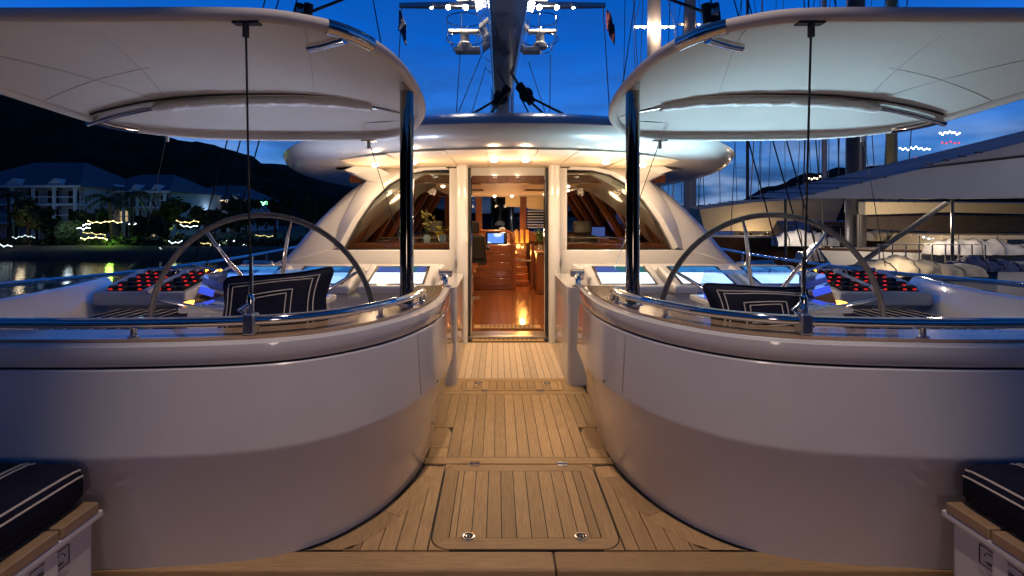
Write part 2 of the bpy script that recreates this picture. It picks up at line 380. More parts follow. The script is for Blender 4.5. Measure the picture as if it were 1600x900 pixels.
# ------------------------------------------------------------------ cockpit coamings
def sweep(path, prof, s):
    mb = MB()
    mb.loft([[(*(off_pt(path, i, d)), z) for d, z in prof] for i in range(len(path))])
    return mb.mirror(s)
def off_pt(path, i, d):
    q = _offc.get(d)
    if q is None: q = _offc[d] = off(path, d)
    return (q[i].x, q[i].y)
_offc = {}
COAM = [{}, {}]
for s in (-1, 1):
    side = LR[s]
    t = thing('cockpit_coaming', f'glossy white curved coaming wall of the {side} helm cockpit with chrome top rail', 'coaming', (1.2*s,2.2,0), 'cockpit coamings either side of the walkway')
    # body: foot, knuckle, face up to the seam
    sweep(HALF, [(-.16,.0),(-.012,.0),(-.004,.04),(.098,.50),(.106,.518),(.107,.535),(.086,.866),(.080,.872),(-.16,.872)], s).build('wall_panel', gel, t, smooth=25)
    sweep(HALF, [(-.15,.868),(.070,.868),(.070,.886),(-.15,.886)], s).build('seam_seal', black, t)
    sweep(HALF, [(-.16,.882),(.080,.882),(.086,.888),(.086,.945),(.084,.962),(.066,.970),(-.16,.970)], s).build('upper_band', gel, t, smooth=50)
    sweep(HALF, [(-.155,.969),(.03,.969),(.034,.974),(.03,.984),(-.155,.984)], s).build('cap_board', teak_cap, t, smooth=30)
    sweep(HALF, [(-.40,.05),(-.17,.05),(-.17,.95),(-.20,.965),(-.40,.60)], s).build('inner_wall', gel_grey, t, smooth=30)
    MB().prism([(p.x*s, p.y) for p in off(HALF, -.02)]+[(.62*s,3.75),(3.9*s,3.75)], -.005, .004).build('cockpit_sole', gel_grey, t, smooth=0)
    # vertical joint and two cap screws on the panel
    for j in (47,):
        o1, o2 = off_pt(HALF, j, .1085), off_pt(HALF, j, .0865)
        MB().tube([(o1[0]*s,o1[1],.54),(o2[0]*s,o2[1],.862)], .0016, 5).build('panel_joint', steel, t)
    rp = [Vector((p.x*s, p.y, 1.045)) for p in HALF if p.y < 3.06 or p.x > .7]
    e = rp[-1]; rp += [e+Vector((0,.05,-.004)), e+Vector((0,.075,-.03)), e+Vector((0,.08,-.065))]
    h = MB().tube(rp, .0225, 14).build('handrail', chrome, t, smooth=60)
    for px, py in ((3.0,2.154),(1.665,2.160),(.72,2.585),(.577,3.02)):
        MB().lathe([(.024,0),(.024,.006),(.013,.012),(.012,.05),(.020,.062)], (px*s,py,.983), 16).build('rail_post', chrome, h)
    q = .53
    MB().lathe([(.010,0),(.010,.006),(.004,.008)], (.475*s,2.93,.55), 12, 'x').build('snap_stud', chrome, t)

# ------------------------------------------------------------------ benches in the foreground
for s in (-1, 1):
    side = LR[s]
    b = thing('bench', f'white bench with teak edge slats at the lower {side} corner against the coaming', 'bench', (2.15*s,.6,-.26), 'benches at the bottom corners')
    MB().box((1.72*s,-1.4,-.26),(2.7*s,2.02,.318)).build('base', gel_grey, b, bevel=.02)
    MB().box((1.70*s,-1.4,.300),(1.735*s,2.045,.328)).build('ledge', wpaint, b, bevel=.008)
    for y0, y1 in ((1.845,2.02),(.9,1.835),(-.4,.893)): MB().box((1.699*s,y0,.329),(1.80*s,y1,.371)).build('edge_slat', teak_cap, b, bevel=.006)
    MB().box((1.80*s,-1.4,.318),(2.7*s,2.045,.372)).build('seat_board', dark, b)
    MB().prism([(1.77,-.26),(1.86,-.26),(1.84,.30),(1.79,.30)], 1.712*s, 1.722*s, 'x').build('bracket', wpaint, b)
    ic = MB(); X = 1.7135*s
    def fr(y0, z0, y1, z1, w=.003):
        for a, c in (((y0,z0),(y1,z0+w)),((y0,z1-w),(y1,z1)),((y0,z0),(y0+w,z1)),((y1-w,z0),(y1,z1))): ic.box((X-.001,*a),(X+.001,*c))
    fr(1.735,.215,1.815,.285); fr(1.815,.215,1.895,.285)
    ic.box((X-.001,1.750,.245),(X+.001,1.800,.249)); ic.box((X-.001,1.757,.253),(X+.001,1.790,.256))
    ic.tube([(X,1.855+.02*math.cos(a*.5),.25+.02*math.sin(a*.5)) for a in range(11)], .0016, 5); ic.box((X-.001,1.842,.232),(X+.001,1.87,.236))
    ic.build('icon_plate', dark, b)
    c = thing('bench_cushion', f'navy bench cushion with paired cream pinstripes on the {side} foreground bench', 'cushion', (2.15*s,.6,.38), 'navy striped seat cushions')
    prof = []
    x0, x1, z0, z1, r = 1.735, 2.66, .382, .545, .065
    prof = [(x0+.02,z0)]+[(x0+r-r*math.cos(R(a)), z1-r+r*math.sin(R(a))) for a in range(0,91,15)]+[(x1,z1+.01),(x1,z0)]
    prof.insert(1, (x0,z0+.03))
    ys = [-1.3,-.6,0,.8,1.4,1.78,1.90,1.965,2.0,2.01]; sc = [1,1,1,1,1,1,.985,.95,.88,.6]
    MB().loft([[((x0+x1)/2*s+(x-(x0+x1)/2)*(1-(1-k)*.25)*s, y, z0+(z-z0)*k) for x, z in prof] for y, k in zip(ys, sc)]).build('pad', navy, c, smooth=60)
    for u, zz in ((x0+.002,.492),(x0+.012,.518),(1.93,.5455),(1.955,.5465),(2.14,.5485),(2.165,.549),(2.36,.551),(2.385,.551),(2.58,.555)):
        pts = [((((x0+x1)/2)+(u-(x0+x1)/2)*(1-(1-k)*.25))*s, y, z0+(zz-z0)*k+.0015) for y, k in zip(ys[:-1], sc[:-1])]
        MB().tube(pts, .0042, 6).build('piping', pipe_m, c)
    if s > 0: b.location.x -= .06; c.location.x -= .06      # the right-hand bench stands a little further inboard

# ------------------------------------------------------------------ canopies over the helms
def rim_z(y): return 2.33-.085*(y-2.13)-.030*(y-2.13)**2
LOOP = [(1.9,2.13),(1.2,2.13),(.95,2.19),(.78,2.32),(.665,2.58),(.615,2.95),(.62,3.3),(.70,3.58),(.86,3.78),(1.15,3.87),(1.7,3.88),(2.25,3.85),(2.6,3.76),(2.86,3.58),(2.99,3.2),(3.05,2.8),(3.03,2.45),(2.88,2.21),(2.55,2.14)]
LOOP3 = spline([(x, y, 0) for x, y in LOOP]+[(1.9,2.13,0)], 5)[:-1]
for p in LOOP3: p.z = rim_z(p.y)
def dome(x, y):
    u = (x-1.84)/1.22; v = (y-3.0)/.88
    return rim_z(y)+.16*max(0, (1-abs(u)**2.4))*max(0, (1-abs(v)**2.4))
for s in (-1, 1):
    side = LR[s]
    t = thing('canopy', f'white canvas helm canopy stretched on chrome tubes over the {side} steering wheel', 'canopy', (1.85*s,3,2.2), 'canvas canopies over the helms')
    ctr = Vector((1.84,3.0,0)); rings = []
    for k in (1, .985, .95, .88, .76, .6, .42, .22, .03):
        ring = []
        for p in LOOP3:
            q = ctr+(Vector((p.x, p.y, 0))-ctr)*k
            z = rim_z(q.y)+.16*(1-k**2.6)
            ring.append((q.x, q.y, z))
        rings.append(ring)
    low_ = MB().loft(rings, True, False); low_.add([(ctr.x,ctr.y,rim_z(3)+.16)], [])
    top = [[(x, y, z+.028) for x, y, z in r_] for r_ in rings]
    low_.loft(top, True, False)
    low_.loft([top[0], rings[0]], True, False)
    low_.loft([rings[-1], top[-1]], True, True)
    low_.mirror(s).build('canvas_top', canvas, t, smooth=50)
    # fabric hem wrapped round the rim tube
    n = len(LOOP3)
    MB().tube([(p.x*s, p.y, p.z+.002) for p in LOOP3], .030, 10, loop=True).build('hem', canvas, t, smooth=60)
    def seg(a, b, r, dz=0, dr=0): # stretch of the rim between parameters
        pts = [LOOP3[i % n] for i in range(a, b+1)]
        return [(p.x*s, p.y, p.z+dz) for p in pts]
    MB().tube(seg(12, 17, 0), .0345, 12).build('exposed_tube', chrome, t, smooth=60)
    MB().tube(seg(62, 66, 0), .034, 12).build('exposed_tube', chrome, t, smooth=60)
    # tube stub that sticks out of the hem at the aft inner corner
    a = Vector(LOOP3[14]); a.x *= s
    MB().tube([a+Vector((0,0,-.03)), a+Vector((.12*s,.07,-.035)), a+Vector((.20*s,.11,-.034))], .022, 12).build('tube_joint', chrome, t, smooth=60)
    # cross bow with its crumpled sleeve
    def bow(u):
        x = .64+(2.93-.64)*u; y = 3.50-.03*math.sin(math.pi*u)
        if u < .05: y -= 0
        return Vector((x*s, y, 2.165+.135*(1-abs(2*u-1)**2.6)-.045*u))
    MB().tube([bow(k/40) for k in range(41)], .018, 12).build('bow_tube', chrome, t, smooth=60)
    sl = MB(); rr = random.Random(3+s); rings = []
    for k in range(81):
        u = .15+.64*k/80; c = bow(u); ring = []
        for j in range(14):
            a_ = 2*math.pi*j/14; r_ = .030*(1+.09*rr.uniform(-1, 1)+.07*math.sin(k*.55+j))
            if math.sin(a_) < -.2: r_ *= 1.28
            ring.append(c+Vector((0, r_*math.cos(a_)*1.25, r_*math.sin(a_))))
        rings.append(ring)
    sl.loft(rings); sl.build('sleeve', clearpl, t, smooth=80)
    # flap seam
    pts = []
    for k in range(41):
        u = k/40; x = .70+(2.86-.70)*u; y = 3.80-.24*abs(2*u-1)**3.2-.02
        pts.append((x*s, y, min(rim_z(y)+.035+.05*(1-abs(2*u-1)**3), 9)-.016))
    MB().tube(pts, .007, 6).build('seam', black, t)
    pts = [(x*s, 3.44-.03*math.sin(math.pi*(x-.64)/2.3), 2.20+.128*(1-abs(2*(x-.64)/2.29-1)**2.6)-.045*(x-.64)/2.29) for x in [.66+.0565*k for k in range(40)]]
    MB().tube(pts, .007, 6).build('seam', black, t)
    # cloth panel seams on the underside
    for (xa, ya), (xb, yb) in (((1.0,2.30),(1.35,3.42)),((2.05,2.2),(2.35,3.42)),((2.9,2.45),(2.45,3.40)),((2.96,3.2),(2.2,3.05))):
        q = []
        for k in range(13):
            x, y = xa+(xb-xa)*k/12, ya+(yb-ya)*k/12; kk = None
            # fraction of the way from the centre to the rim
            dv = Vector((x, y, 0))-ctr; best = 1
            for p in LOOP3:
                pv = Vector((p.x, p.y, 0))-ctr
                if dv.length > 1e-4 and dv.normalized().dot(pv.normalized()) > .995: best = dv.length/pv.length; break
            q.append((x*s, y, rim_z(y)+.16*(1-min(best,1)**2.6)-.001))
        MB().tube(q, .0022, 5).build('cloth_seam', thread, t)
    # inner post
    q = MB().tube([(.655*s,2.97,.984),(.655*s,2.97,2.245)], .040, 22).build('post', chrome_dimmed, t, smooth=60)
    MB().lathe([(.062,0),(.062,.008),(.048,.016)], (.655*s,2.97,.984), 22).build('post_foot', chrome, q)
    MB().lathe([(.044,0),(.044,.05),(.036,.06)], (.655*s,2.97,2.215), 22).tube([(.655*s,2.97,2.25),(.655*s,2.90,2.285)], .02, 10).build('swivel_joint', steel, q)
    # stay rods
    for (a, b, r_, m, plate) in (((1.176,2.13,2.30),(1.195,2.215,1.05),.0046,black,1), ((2.58,3.80,2.105),(3.28,4.5,1.05),.0032,rope_m,1), ((1.1,3.87,2.06),(.93,4.62,1.02),.0032,rope_m,1)):
        w = MB().tube([(a[0]*s,a[1],a[2]),(b[0]*s,b[1],b[2])], r_, 8).build('stay_rod', m, t)
        pl = MB().box((a[0]*s-.055,a[1]-.012,a[2]-.004),(a[0]*s+.055,a[1]+.03,a[2]+.006)); pl.tube([(a[0]*s,a[1],a[2]),(a[0]*s,a[1],a[2]-.06)], .014, 10); pl.build('eye_plate', black if r_ > .004 else steel, w, bevel=.002)
        if r_ > .004:
            x, y = b[0]*s, b[1]
            f = MB().tube([(x,y,1.32),(x,y,1.22),(x,y,1.12)], [.007,.010,.008], 10); f.box((x-.022,y-.012,.99),(x+.022,y+.012,1.05)); f.tube([(x-.03,y-.02,1.09),(x,y,1.12)], .010, 8); f.tube([(x-.004*s,y,1.13),(x-.055,y-.01,1.09),(x-.02,y-.01,1.07)], .006, 6)
            f.lathe([(.013,0),(.016,.02),(.013,.05),(.016,.08),(.010,.10)], (x,y,1.06), 12)
            f.build('turnbuckle', chrome, w, bevel=.001)
            MB().box((x-.026,y-.03,.985),(x+.026,y+.03,1.075)).build('rail_clamp', steel, w, bevel=.008)

# ------------------------------------------------------------------ steering wheels, pedestals
for s in (-1, 1):
    side = LR[s]; cx, cy, cz, rr_ = 1.69*s, 3.40, .756, .745
    t = thing('steering_wheel', f'large grey leather rimmed steering wheel with chrome spokes at the {side} helm', 'steering wheel', (cx,cy,cz), 'twin steering wheels')
    MB().tube([(cx+rr_*math.cos(2*math.pi*k/72), cy, cz+rr_*math.sin(2*math.pi*k/72)) for k in range(72)], .0185, 12, loop=True).build('rim', grip, t, smooth=80)
    for k in range(8):
        a = R(90-30*s*1-45*k*1); c_, s_ = math.cos(a), math.sin(a)
        P = lambda r_, dy: (cx+r_*c_, cy+dy, cz+r_*s_)
        MB().tube([P(rr_-.012,0), P(rr_-.10,.005), P(rr_-.26,.05), P(rr_-.32,.085), P(.06,.16)], [.010,.012,.013,.013,.015], 10).build('spoke', chrome, t, smooth=60)
    MB().lathe([(0,.10),(.05,.10),(.075,.13),(.075,.20),(.04,.24)], (cx,cy,cz), 20, 'y').build('hub', chrome, t, smooth=50)
    p = thing('wheel_pedestal', f'white steering pedestal under a blue acrylic hood behind the {side} wheel', 'pedestal', (1.9*s,3.9,0), 'pedestals with acrylic hoods')
    MB().box((1.50*s,3.66,0),(2.36*s,4.2,.80)).build('column', gel_grey, p, bevel=.025)
    MB().box((1.46*s,3.63,.80),(2.40*s,4.24,.845)).build('top_plate', gel_grey, p, bevel=.012)
    hd = MB()
    hd.hexa([(1.50,3.70,.848),(2.33,3.70,.848),(2.33,4.18,.848),(1.50,4.18,.848),(1.54,3.80,1.06),(2.30,3.80,1.06),(2.30,4.12,1.06),(1.54,4.12,1.06)])
    hd.mirror(s).build('acrylic_hood', acryl, p, smooth=0)
    MB().lathe([(0,.0),(.10,.0),(.10,.05),(.085,.07),(0,.07)], (1.86*s,3.95,.846), 24).build('compass', black, p)
    MB().box((1.53*s,4.10,.85),(2.25*s,4.115,.875)).build('light_bar', blue_led, p)
    lamp('hood_glow', 'POINT', (1.95*s,3.95,1.0), .6, (.25,.42,1), size=.05)
    MB().box((2.33*s,3.67,.846),(2.385*s,3.76,.875)).build('amber_lamp', amber, p, bevel=.008)
    MB().box((2.24*s,3.655,.845),(2.31*s,3.70,.862)).build('switch', chrome, p, bevel=.004)
    MB().box((2.2*s,3.648,.58),(2.31*s,3.66,.66)).build('socket_plate', wpaint, p, bevel=.004)
    MB().box((1.53*s,3.648,.58),(1.57*s,3.66,.74)).build('vent', dark, p)
# ------------------------------------------------------------------ instrument consoles
def screen_mat(name, a, b, st, ax=0):
    """a lit display: soft horizontal bands and faint chart shapes, all emission"""
    m = bpy.data.materials.new(name); m.use_nodes = True; t = m.node_tree; n = t.nodes; l = t.links; n.clear()
    o = n.new('ShaderNodeOutputMaterial'); e = n.new('ShaderNodeEmission'); e.inputs[1].default_value = st
    tcn = n.new('ShaderNodeTexCoord'); nz = n.new('ShaderNodeTexNoise'); nz.inputs['Scale'].default_value = 3.0; nz.inputs['Detail'].default_value = 1
    l.new(tcn.outputs['Object'], nz.inputs[0])
    rp = n.new('ShaderNodeValToRGB'); rp.color_ramp.interpolation = 'EASE'; rp.color_ramp.elements[0].position = .46; rp.color_ramp.elements[1].position = .54
    rp.color_ramp.elements[0].color = (*a, 1); rp.color_ramp.elements[1].color = (*b, 1)
    l.new(nz.outputs[0], rp.inputs[0]); l.new(rp.outputs[0], e.inputs[0]); l.new(e.outputs[0], o.inputs[0])
    return m
sc_white = screen_mat('chart_display', (.80,.92,1), (.70,.84,.98), 2.0)
sc_teal = screen_mat('status_band_teal', (.03,.16,.17), (.08,.12,.40), 1.0)
sc_blue = screen_mat('chart_display_blue', (.36,.62,.98), (.22,.46,.92), 1.3)
sc_deep = screen_mat('status_band_blue', (.04,.22,.55), (.02,.10,.33), 1.0)
def slab(mb, P, u0, v0, u1, v1, w0, w1):
    """box on a tilted plane: P(u, v, w)"""
    return mb.hexa([P(u0,v0,w0),P(u1,v0,w0),P(u1,v1,w0),P(u0,v1,w0),P(u0,v0,w1),P(u1,v0,w1),P(u1,v1,w1),P(u0,v1,w1)])
for s in (-1, 1):
    side = LR[s]
    t = thing('helm_console', f'grey white instrument console of the {side} helm with lit screens and red switches', 'console', (2.0*s,4.8,0), 'instrument consoles forward of the wheels')
    MB().prism([(.70,4.56),(3.5,4.40),(3.5,5.5),(.70,5.5)], 0, .78).mirror(s).build('base', gel_grey, t, bevel=.03)
    MB().box((.74*s,5.35,.78),(2.72*s,6.02,.93)).build('back_shelf', gel_grey, t, bevel=.03)
    # column beside the walkway, chrome throttle on it
    c = MB().prism(rrect(.487,4.50,.73,5.6,.06), 0, .86).mirror(s).build('end_column', gel, t, smooth=40)
    MB().lathe([(.055,0),(.055,.012),(.03,.02)], (.60*s,4.62,.86), 18).tube([(.60*s,4.62,.87),(.60*s,4.64,.93),(.60*s,4.70,.965)], .024, 10).tube([(.545*s,4.70,.965),(.665*s,4.70,.968)], .036, 12).lathe([(.0,0),(.02,.01),(.022,.05),(0,.06)], (.635*s,4.66,.90), 12).build('throttle_lever', chrome, t, smooth=60)
    for k, (x0, x1) in enumerate(((.70,1.365),(1.42,2.06),(2.115,2.74))):
        y0, y1, z0, z1 = 4.47, 4.98, .872, 1.02
        ln = math.hypot(y1-y0, z1-z0); tv = Vector((0, (y1-y0)/ln, (z1-z0)/ln)); nv = Vector((0, -tv.z, tv.y))
        def P(u, v, w, x0=x0): return tuple(Vector(((x0+u)*s, y0, z0))+v*tv+w*nv)
        w_ = x1-x0
        pod = MB().hexa([(x0,y0,.80),(x1,y0,.80),(x1,5.12,.80),(x0,5.12,.80),(x0,y0,z0),(x1,y0,z0),(x1,y1,z1),(x0,y1,z1)]).mirror(s).build('screen_pod', gel_grey, t, bevel=.028, seg=3)
        MB().hexa([(x0+.02,4.52,.10),(x1-.02,4.52,.10),(x1-.02,5.2,.10),(x0+.02,5.2,.10),(x0+.02,4.52,.80),(x1-.02,4.52,.80),(x1-.02,5.2,.80),(x0+.02,5.2,.80)]).mirror(s).build('pod_skirt', gel_grey, t, bevel=.015)
        sb = slab(MB(), P, .075, .055, w_-.075, ln-.055, .0, .004).build('screen', scr_bezel, t, smooth=0)
        slab(MB(), P, .098, .070, w_-.098, .075+(ln-.15)*.62, .004, .006).build('chart_panel', sc_white if k == 0 or (s > 0) else sc_blue, sb, smooth=0)
        lamp('screen_glow', 'AREA', P(w_/2, ln*.45, .02), 3.5 if s < 0 else 12, (.62,.72,1) if s < 0 else (.50,.83,1), aim=P(w_/2, ln*.45, 1), size=.3, spread=95)
        slab(MB(), P, .105, .075+(ln-.15)*.66, w_-.105, ln-.072, .004, .006).build('status_band', sc_teal if k == 0 else sc_deep, sb, smooth=0)
    # switch panel outboard
    y0, y1, z0, z1 = 4.28, 4.98, .848, .975
    ln = math.hypot(y1-y0, z1-z0); tv = Vector((0, (y1-y0)/ln, (z1-z0)/ln)); nv = Vector((0, -tv.z, tv.y))
    def P(u, v, w): return tuple(Vector(((2.72+u)*s, y0, z0))+v*tv+w*nv)
    MB().hexa([(2.74,y0,.735),(3.52,y0,.735),(3.62,5.1,.735),(2.74,5.1,.735),(2.74,y0,z0),(3.52,y0,z0),(3.62,y1,z1),(2.74,y1,z1)]).mirror(s).build('switch_desk', gel_grey, t, bevel=.02)
    sp = slab(MB(), P, .06, .05, .72, ln-.12, 0, .004).build('switch_panel', dark, t, smooth=0)
    for i in range(8):
        for j in range(5):
            u, v = .09+i*.083, .08+j*.115
            if i == 3: continue
            slab(MB(), P, u, v, u+.050, v+.045, .004, .028).build('switch', black, sp, bevel=0)
            if (i*7+j*3) % 5: slab(MB(), P, u+.013, v-.012, u+.037, v-.002, .004, .013).build('red_light', red_led, sp, smooth=0)
    slab(MB(), P, .325, 0, .385, ln-.06, .0, .022).build('divider', gel_grey, t, bevel=.004)
    for u, m in ((.05,amber),(.16,amber),(-.12,amber),(-.05,blue_led),(-.18,red_led)):
        slab(MB(), P, u, ln-.10, u+.035, ln-.07, .0, .02).build('indicator', m, t, smooth=0)
    # two chrome grab bars
    for u in (.02, .42): MB().tube([P(u,ln-.2,.01),P(u,ln-.16,.05),P(u+.28,ln-.16,.05),P(u+.28,ln-.2,.01)], .009, 8).build('grab_bar', chrome, t, smooth=60)
    MB().tube([P(.02,.22,.06),P(-.06,.35,.085),P(.30,.60,.09)], .011, 8).build('grab_bar', chrome, t, smooth=60)
    MB().box((2.38*s,4.50,.2),(2.62*s,4.53,.62)).build('vent', dark, t)
# ------------------------------------------------------------------ pillows and helm seat cushions
def pillow(s, cx, w, z0, h, label, tilt):
    t = thing('pillow', label, 'pillow', (cx,2.55,z0), 'navy throw pillows behind the rails')
    def S_(u, v, side):
        k = max(0, (1-u**4))*max(0, (1-v**4))
        pin = 1-.15*(1-abs(v)**1.6)*abs(u)**2-.02
        pin2 = 1-.24*(1-abs(u)**1.8)*abs(v)**2
        rc = 1-.10*(abs(u)*abs(v))**7; pin *= rc; pin2 *= rc
        x = cx+u*w/2*pin; z = z0+h/2+v*h/2*pin2+tilt*u*.03
        y = 2.52+.10*(v+1)/2+side*(.075*k**.5)
        return (x, y, z+.008*math.sin(3*u+2*v))
    n, m = 22, 16
    mb = MB()
    for sd in (-1, 1):
        vs = [S_(-1+2*i/n, -1+2*j/m, sd) for j in range(m+1) for i in range(n+1)]
        mb.add(vs, [(j*(n+1)+i, j*(n+1)+i+1, (j+1)*(n+1)+i+1, (j+1)*(n+1)+i) for j in range(m) for i in range(n)])
    mb.build('pad', navy, t, smooth=80)
    edge = [(-1+2*i/20, -1) for i in range(20)]+[(1, -1+2*i/14) for i in range(14)]+[(1-2*i/20, 1) for i in range(20)]+[(-1, 1-2*i/14) for i in range(14)]
    for k in (.80, .70, .38, .28):
        MB().tube([Vector(S_(u*k, v*k, -1))-Vector((0,.002,0)) for u, v in edge], .0027, 6, loop=True).build('piping', pipe_m, t)
    MB().tube([S_(u, v, 0) for u, v in edge], .008, 6, loop=True).build('edge_cord', navy, t)
pillow(-1, -1.245, .60, .885, .34, 'navy pillow with double cream square piping behind the left rail', 1)
pillow(1, 1.185, .57, .885, .27, 'navy pillow with double cream square piping behind the right rail', -.3)
for s in (-1, 1):
    side = LR[s]
    b = thing('helm_bench', f'curved white seat moulding outboard in the {side} helm cockpit', 'bench', (3.1*s,3.6,0), 'outboard helm benches')
    MB().box((2.55*s,2.75,0),(3.4*s,4.24,.62)).build('plinth', gel_grey, b, bevel=.03)
    path = [(3.25,2.25),(3.33,2.9),(3.42,3.5),(3.55,4.1),(3.72,4.6),(3.9,5.0)]
    rings = []
    for i, (x, y) in enumerate(spline([(a_, b_, 0) for a_, b_ in path], 5) and [(p.x, p.y) for p in spline([(a_, b_, 0) for a_, b_ in path], 5)]):
        zt = .935-.02*max(0, y-3.4)
        rings.append([(x-.22,y,.50),(x-.10,y,.74),(x+.02,y,zt-.02),(x+.06,y,zt),(x+.28,y,zt-.03),(x+.34,y,zt-.10),(x+.40,y,.10),(x+.1,y,.10)])
    MB().loft(rings).mirror(s).build('backrest', gel, b, smooth=50)
    c = thing('seat_cushion', f'navy pinstriped seat cushion on the outboard seat of the {side} helm', 'cushion', (2.95*s,3.5,.62), 'navy striped helm cushions')
    MB().hexa([(2.60,3.0,.625),(3.25,3.0,.625),(3.22,4.2,.625),(2.60,4.2,.625),(2.60,3.0,.735),(3.25,3.0,.745),(3.22,4.2,.735),(2.60,4.2,.725)]).mirror(s).build('pad', navy, c, bevel=.03, seg=3)
    for k in range(7):
        x = 2.66+k*.088
        MB().tube([(x*s,3.03,.743),(x*s,4.17,.735)], .0028, 6).build('piping', pipe_m, c)

for s in (-1, 1):  # fill lamps added in the cockpits to light the canopies from below
    t = thing('cockpit_fill_lamp', f'small round fill lamp added low in the {LR[s]} helm cockpit', 'lamp', (2.35*s,2.75,.40), 'added cockpit fill lamps')
    MB().lathe([(.05,0),(.05,.02),(.035,.03)], (2.35*s,2.75,.40), 16).build('bezel', chrome, t)
    MB().lathe([(0,.028),(.034,.028),(.034,.02)], (2.35*s,2.75,.40), 16).build('lens', lampw, t)
    lamp('cockpit_fill_glow', 'POINT', (2.35*s,2.75,.47), 5, (1,.74,.66), size=.06)
# ------------------------------------------------------------------ deckhouse
H = thing('deckhouse', 'white deckhouse with a broad rounded roof, downlit overhang and open saloon door', 'deckhouse', (0,8,0))
def sup(a, b, n, yc, k=96):
    o = []
    for i in range(k):
        t = 2*math.pi*i/k; c_, s_ = math.cos(t), math.sin(t)
        o.append((a*math.copysign(abs(c_)**(2/n), c_), yc+b*math.copysign(abs(s_)**(2/n), s_)))
    return o
A_, B_, NN, YC = 3.08, 5.05, 2.5, 9.2
def rring(d, z): return [(x, y, z+.016-.010*x*x) for x, y in sup(A_-d, B_-d, NN, YC)]
rf = MB().loft([rring(d, z) for d, z in ((2.4,2.52),(1.6,2.505),(.9,2.465),(.45,2.405),(.18,2.33),(.05,2.27),(0,2.23),(.02,2.185),(.08,2.135),(.18,2.10),(.30,2.088),(.40,2.084),(2.4,2.084))])
roof = rf.build('roof', gel_roof, H, smooth=60)
# cream ceiling panels of the overhang with joints between them
inner = sup(A_-.40, B_-.40, NN, YC, 160)
def y_in(x):
    best = None
    for (xa, ya), (xb, yb) in zip(inner, inner[1:]+inner[:1]):
        if min(xa, xb) <= x <= max(xa, xb) and xa != xb:
            y = ya+(yb-ya)*(x-xa)/(xb-xa); best = y if best is None else min(best, y)
    return best if best is not None else 7.
edges = [-1.75,-1.17,-.60,-.235,.235,.60,1.17,1.75]
for x0, x1 in zip(edges, edges[1:]):
    xs = [x0+.003+(x1-x0-.006)*k/6 for k in range(7)]
    mb = MB()
    pl = [(x, y_in(x)) for x in xs]+[(x, 6.32) for x in xs[::-1]]
    zc = 2.096-.010*((x0+x1)/2)**2
    mb.prism(pl, zc-.012, zc).build('ceiling_panel', ceil_m, H, smooth=0)
for x, y in ((-.165,5.30),(.165,5.30),(-1.02,5.42),(1.02,5.42),(-1.47,5.62),(1.47,5.62)):
    z = 2.083-.010*x*x
    d = MB().lathe([(.052,0),(.054,-.008),(.042,-.010)], (x,y,z), 20).build('downlight', chrome, roof)
    MB().lathe([(0,-.034),(.02,-.031),(.034,-.022),(.041,-.009),(.041,-.004)], (x,y,z), 16).build('lens', lampw, d)
    lamp('overhang_downlight', 'SPOT', (x,y,z-.03), 46 if abs(x) < .5 else 34, WARM, aim=(x,y+.06,0), size=.03, angle=165, blend=.9, parent=None)
    lamp('overhang_ceiling_fill', 'POINT', (x,y,z-.26), 9, (1,.66,.37), size=.05)  # extra lamp added below each downlight to brighten the ceiling
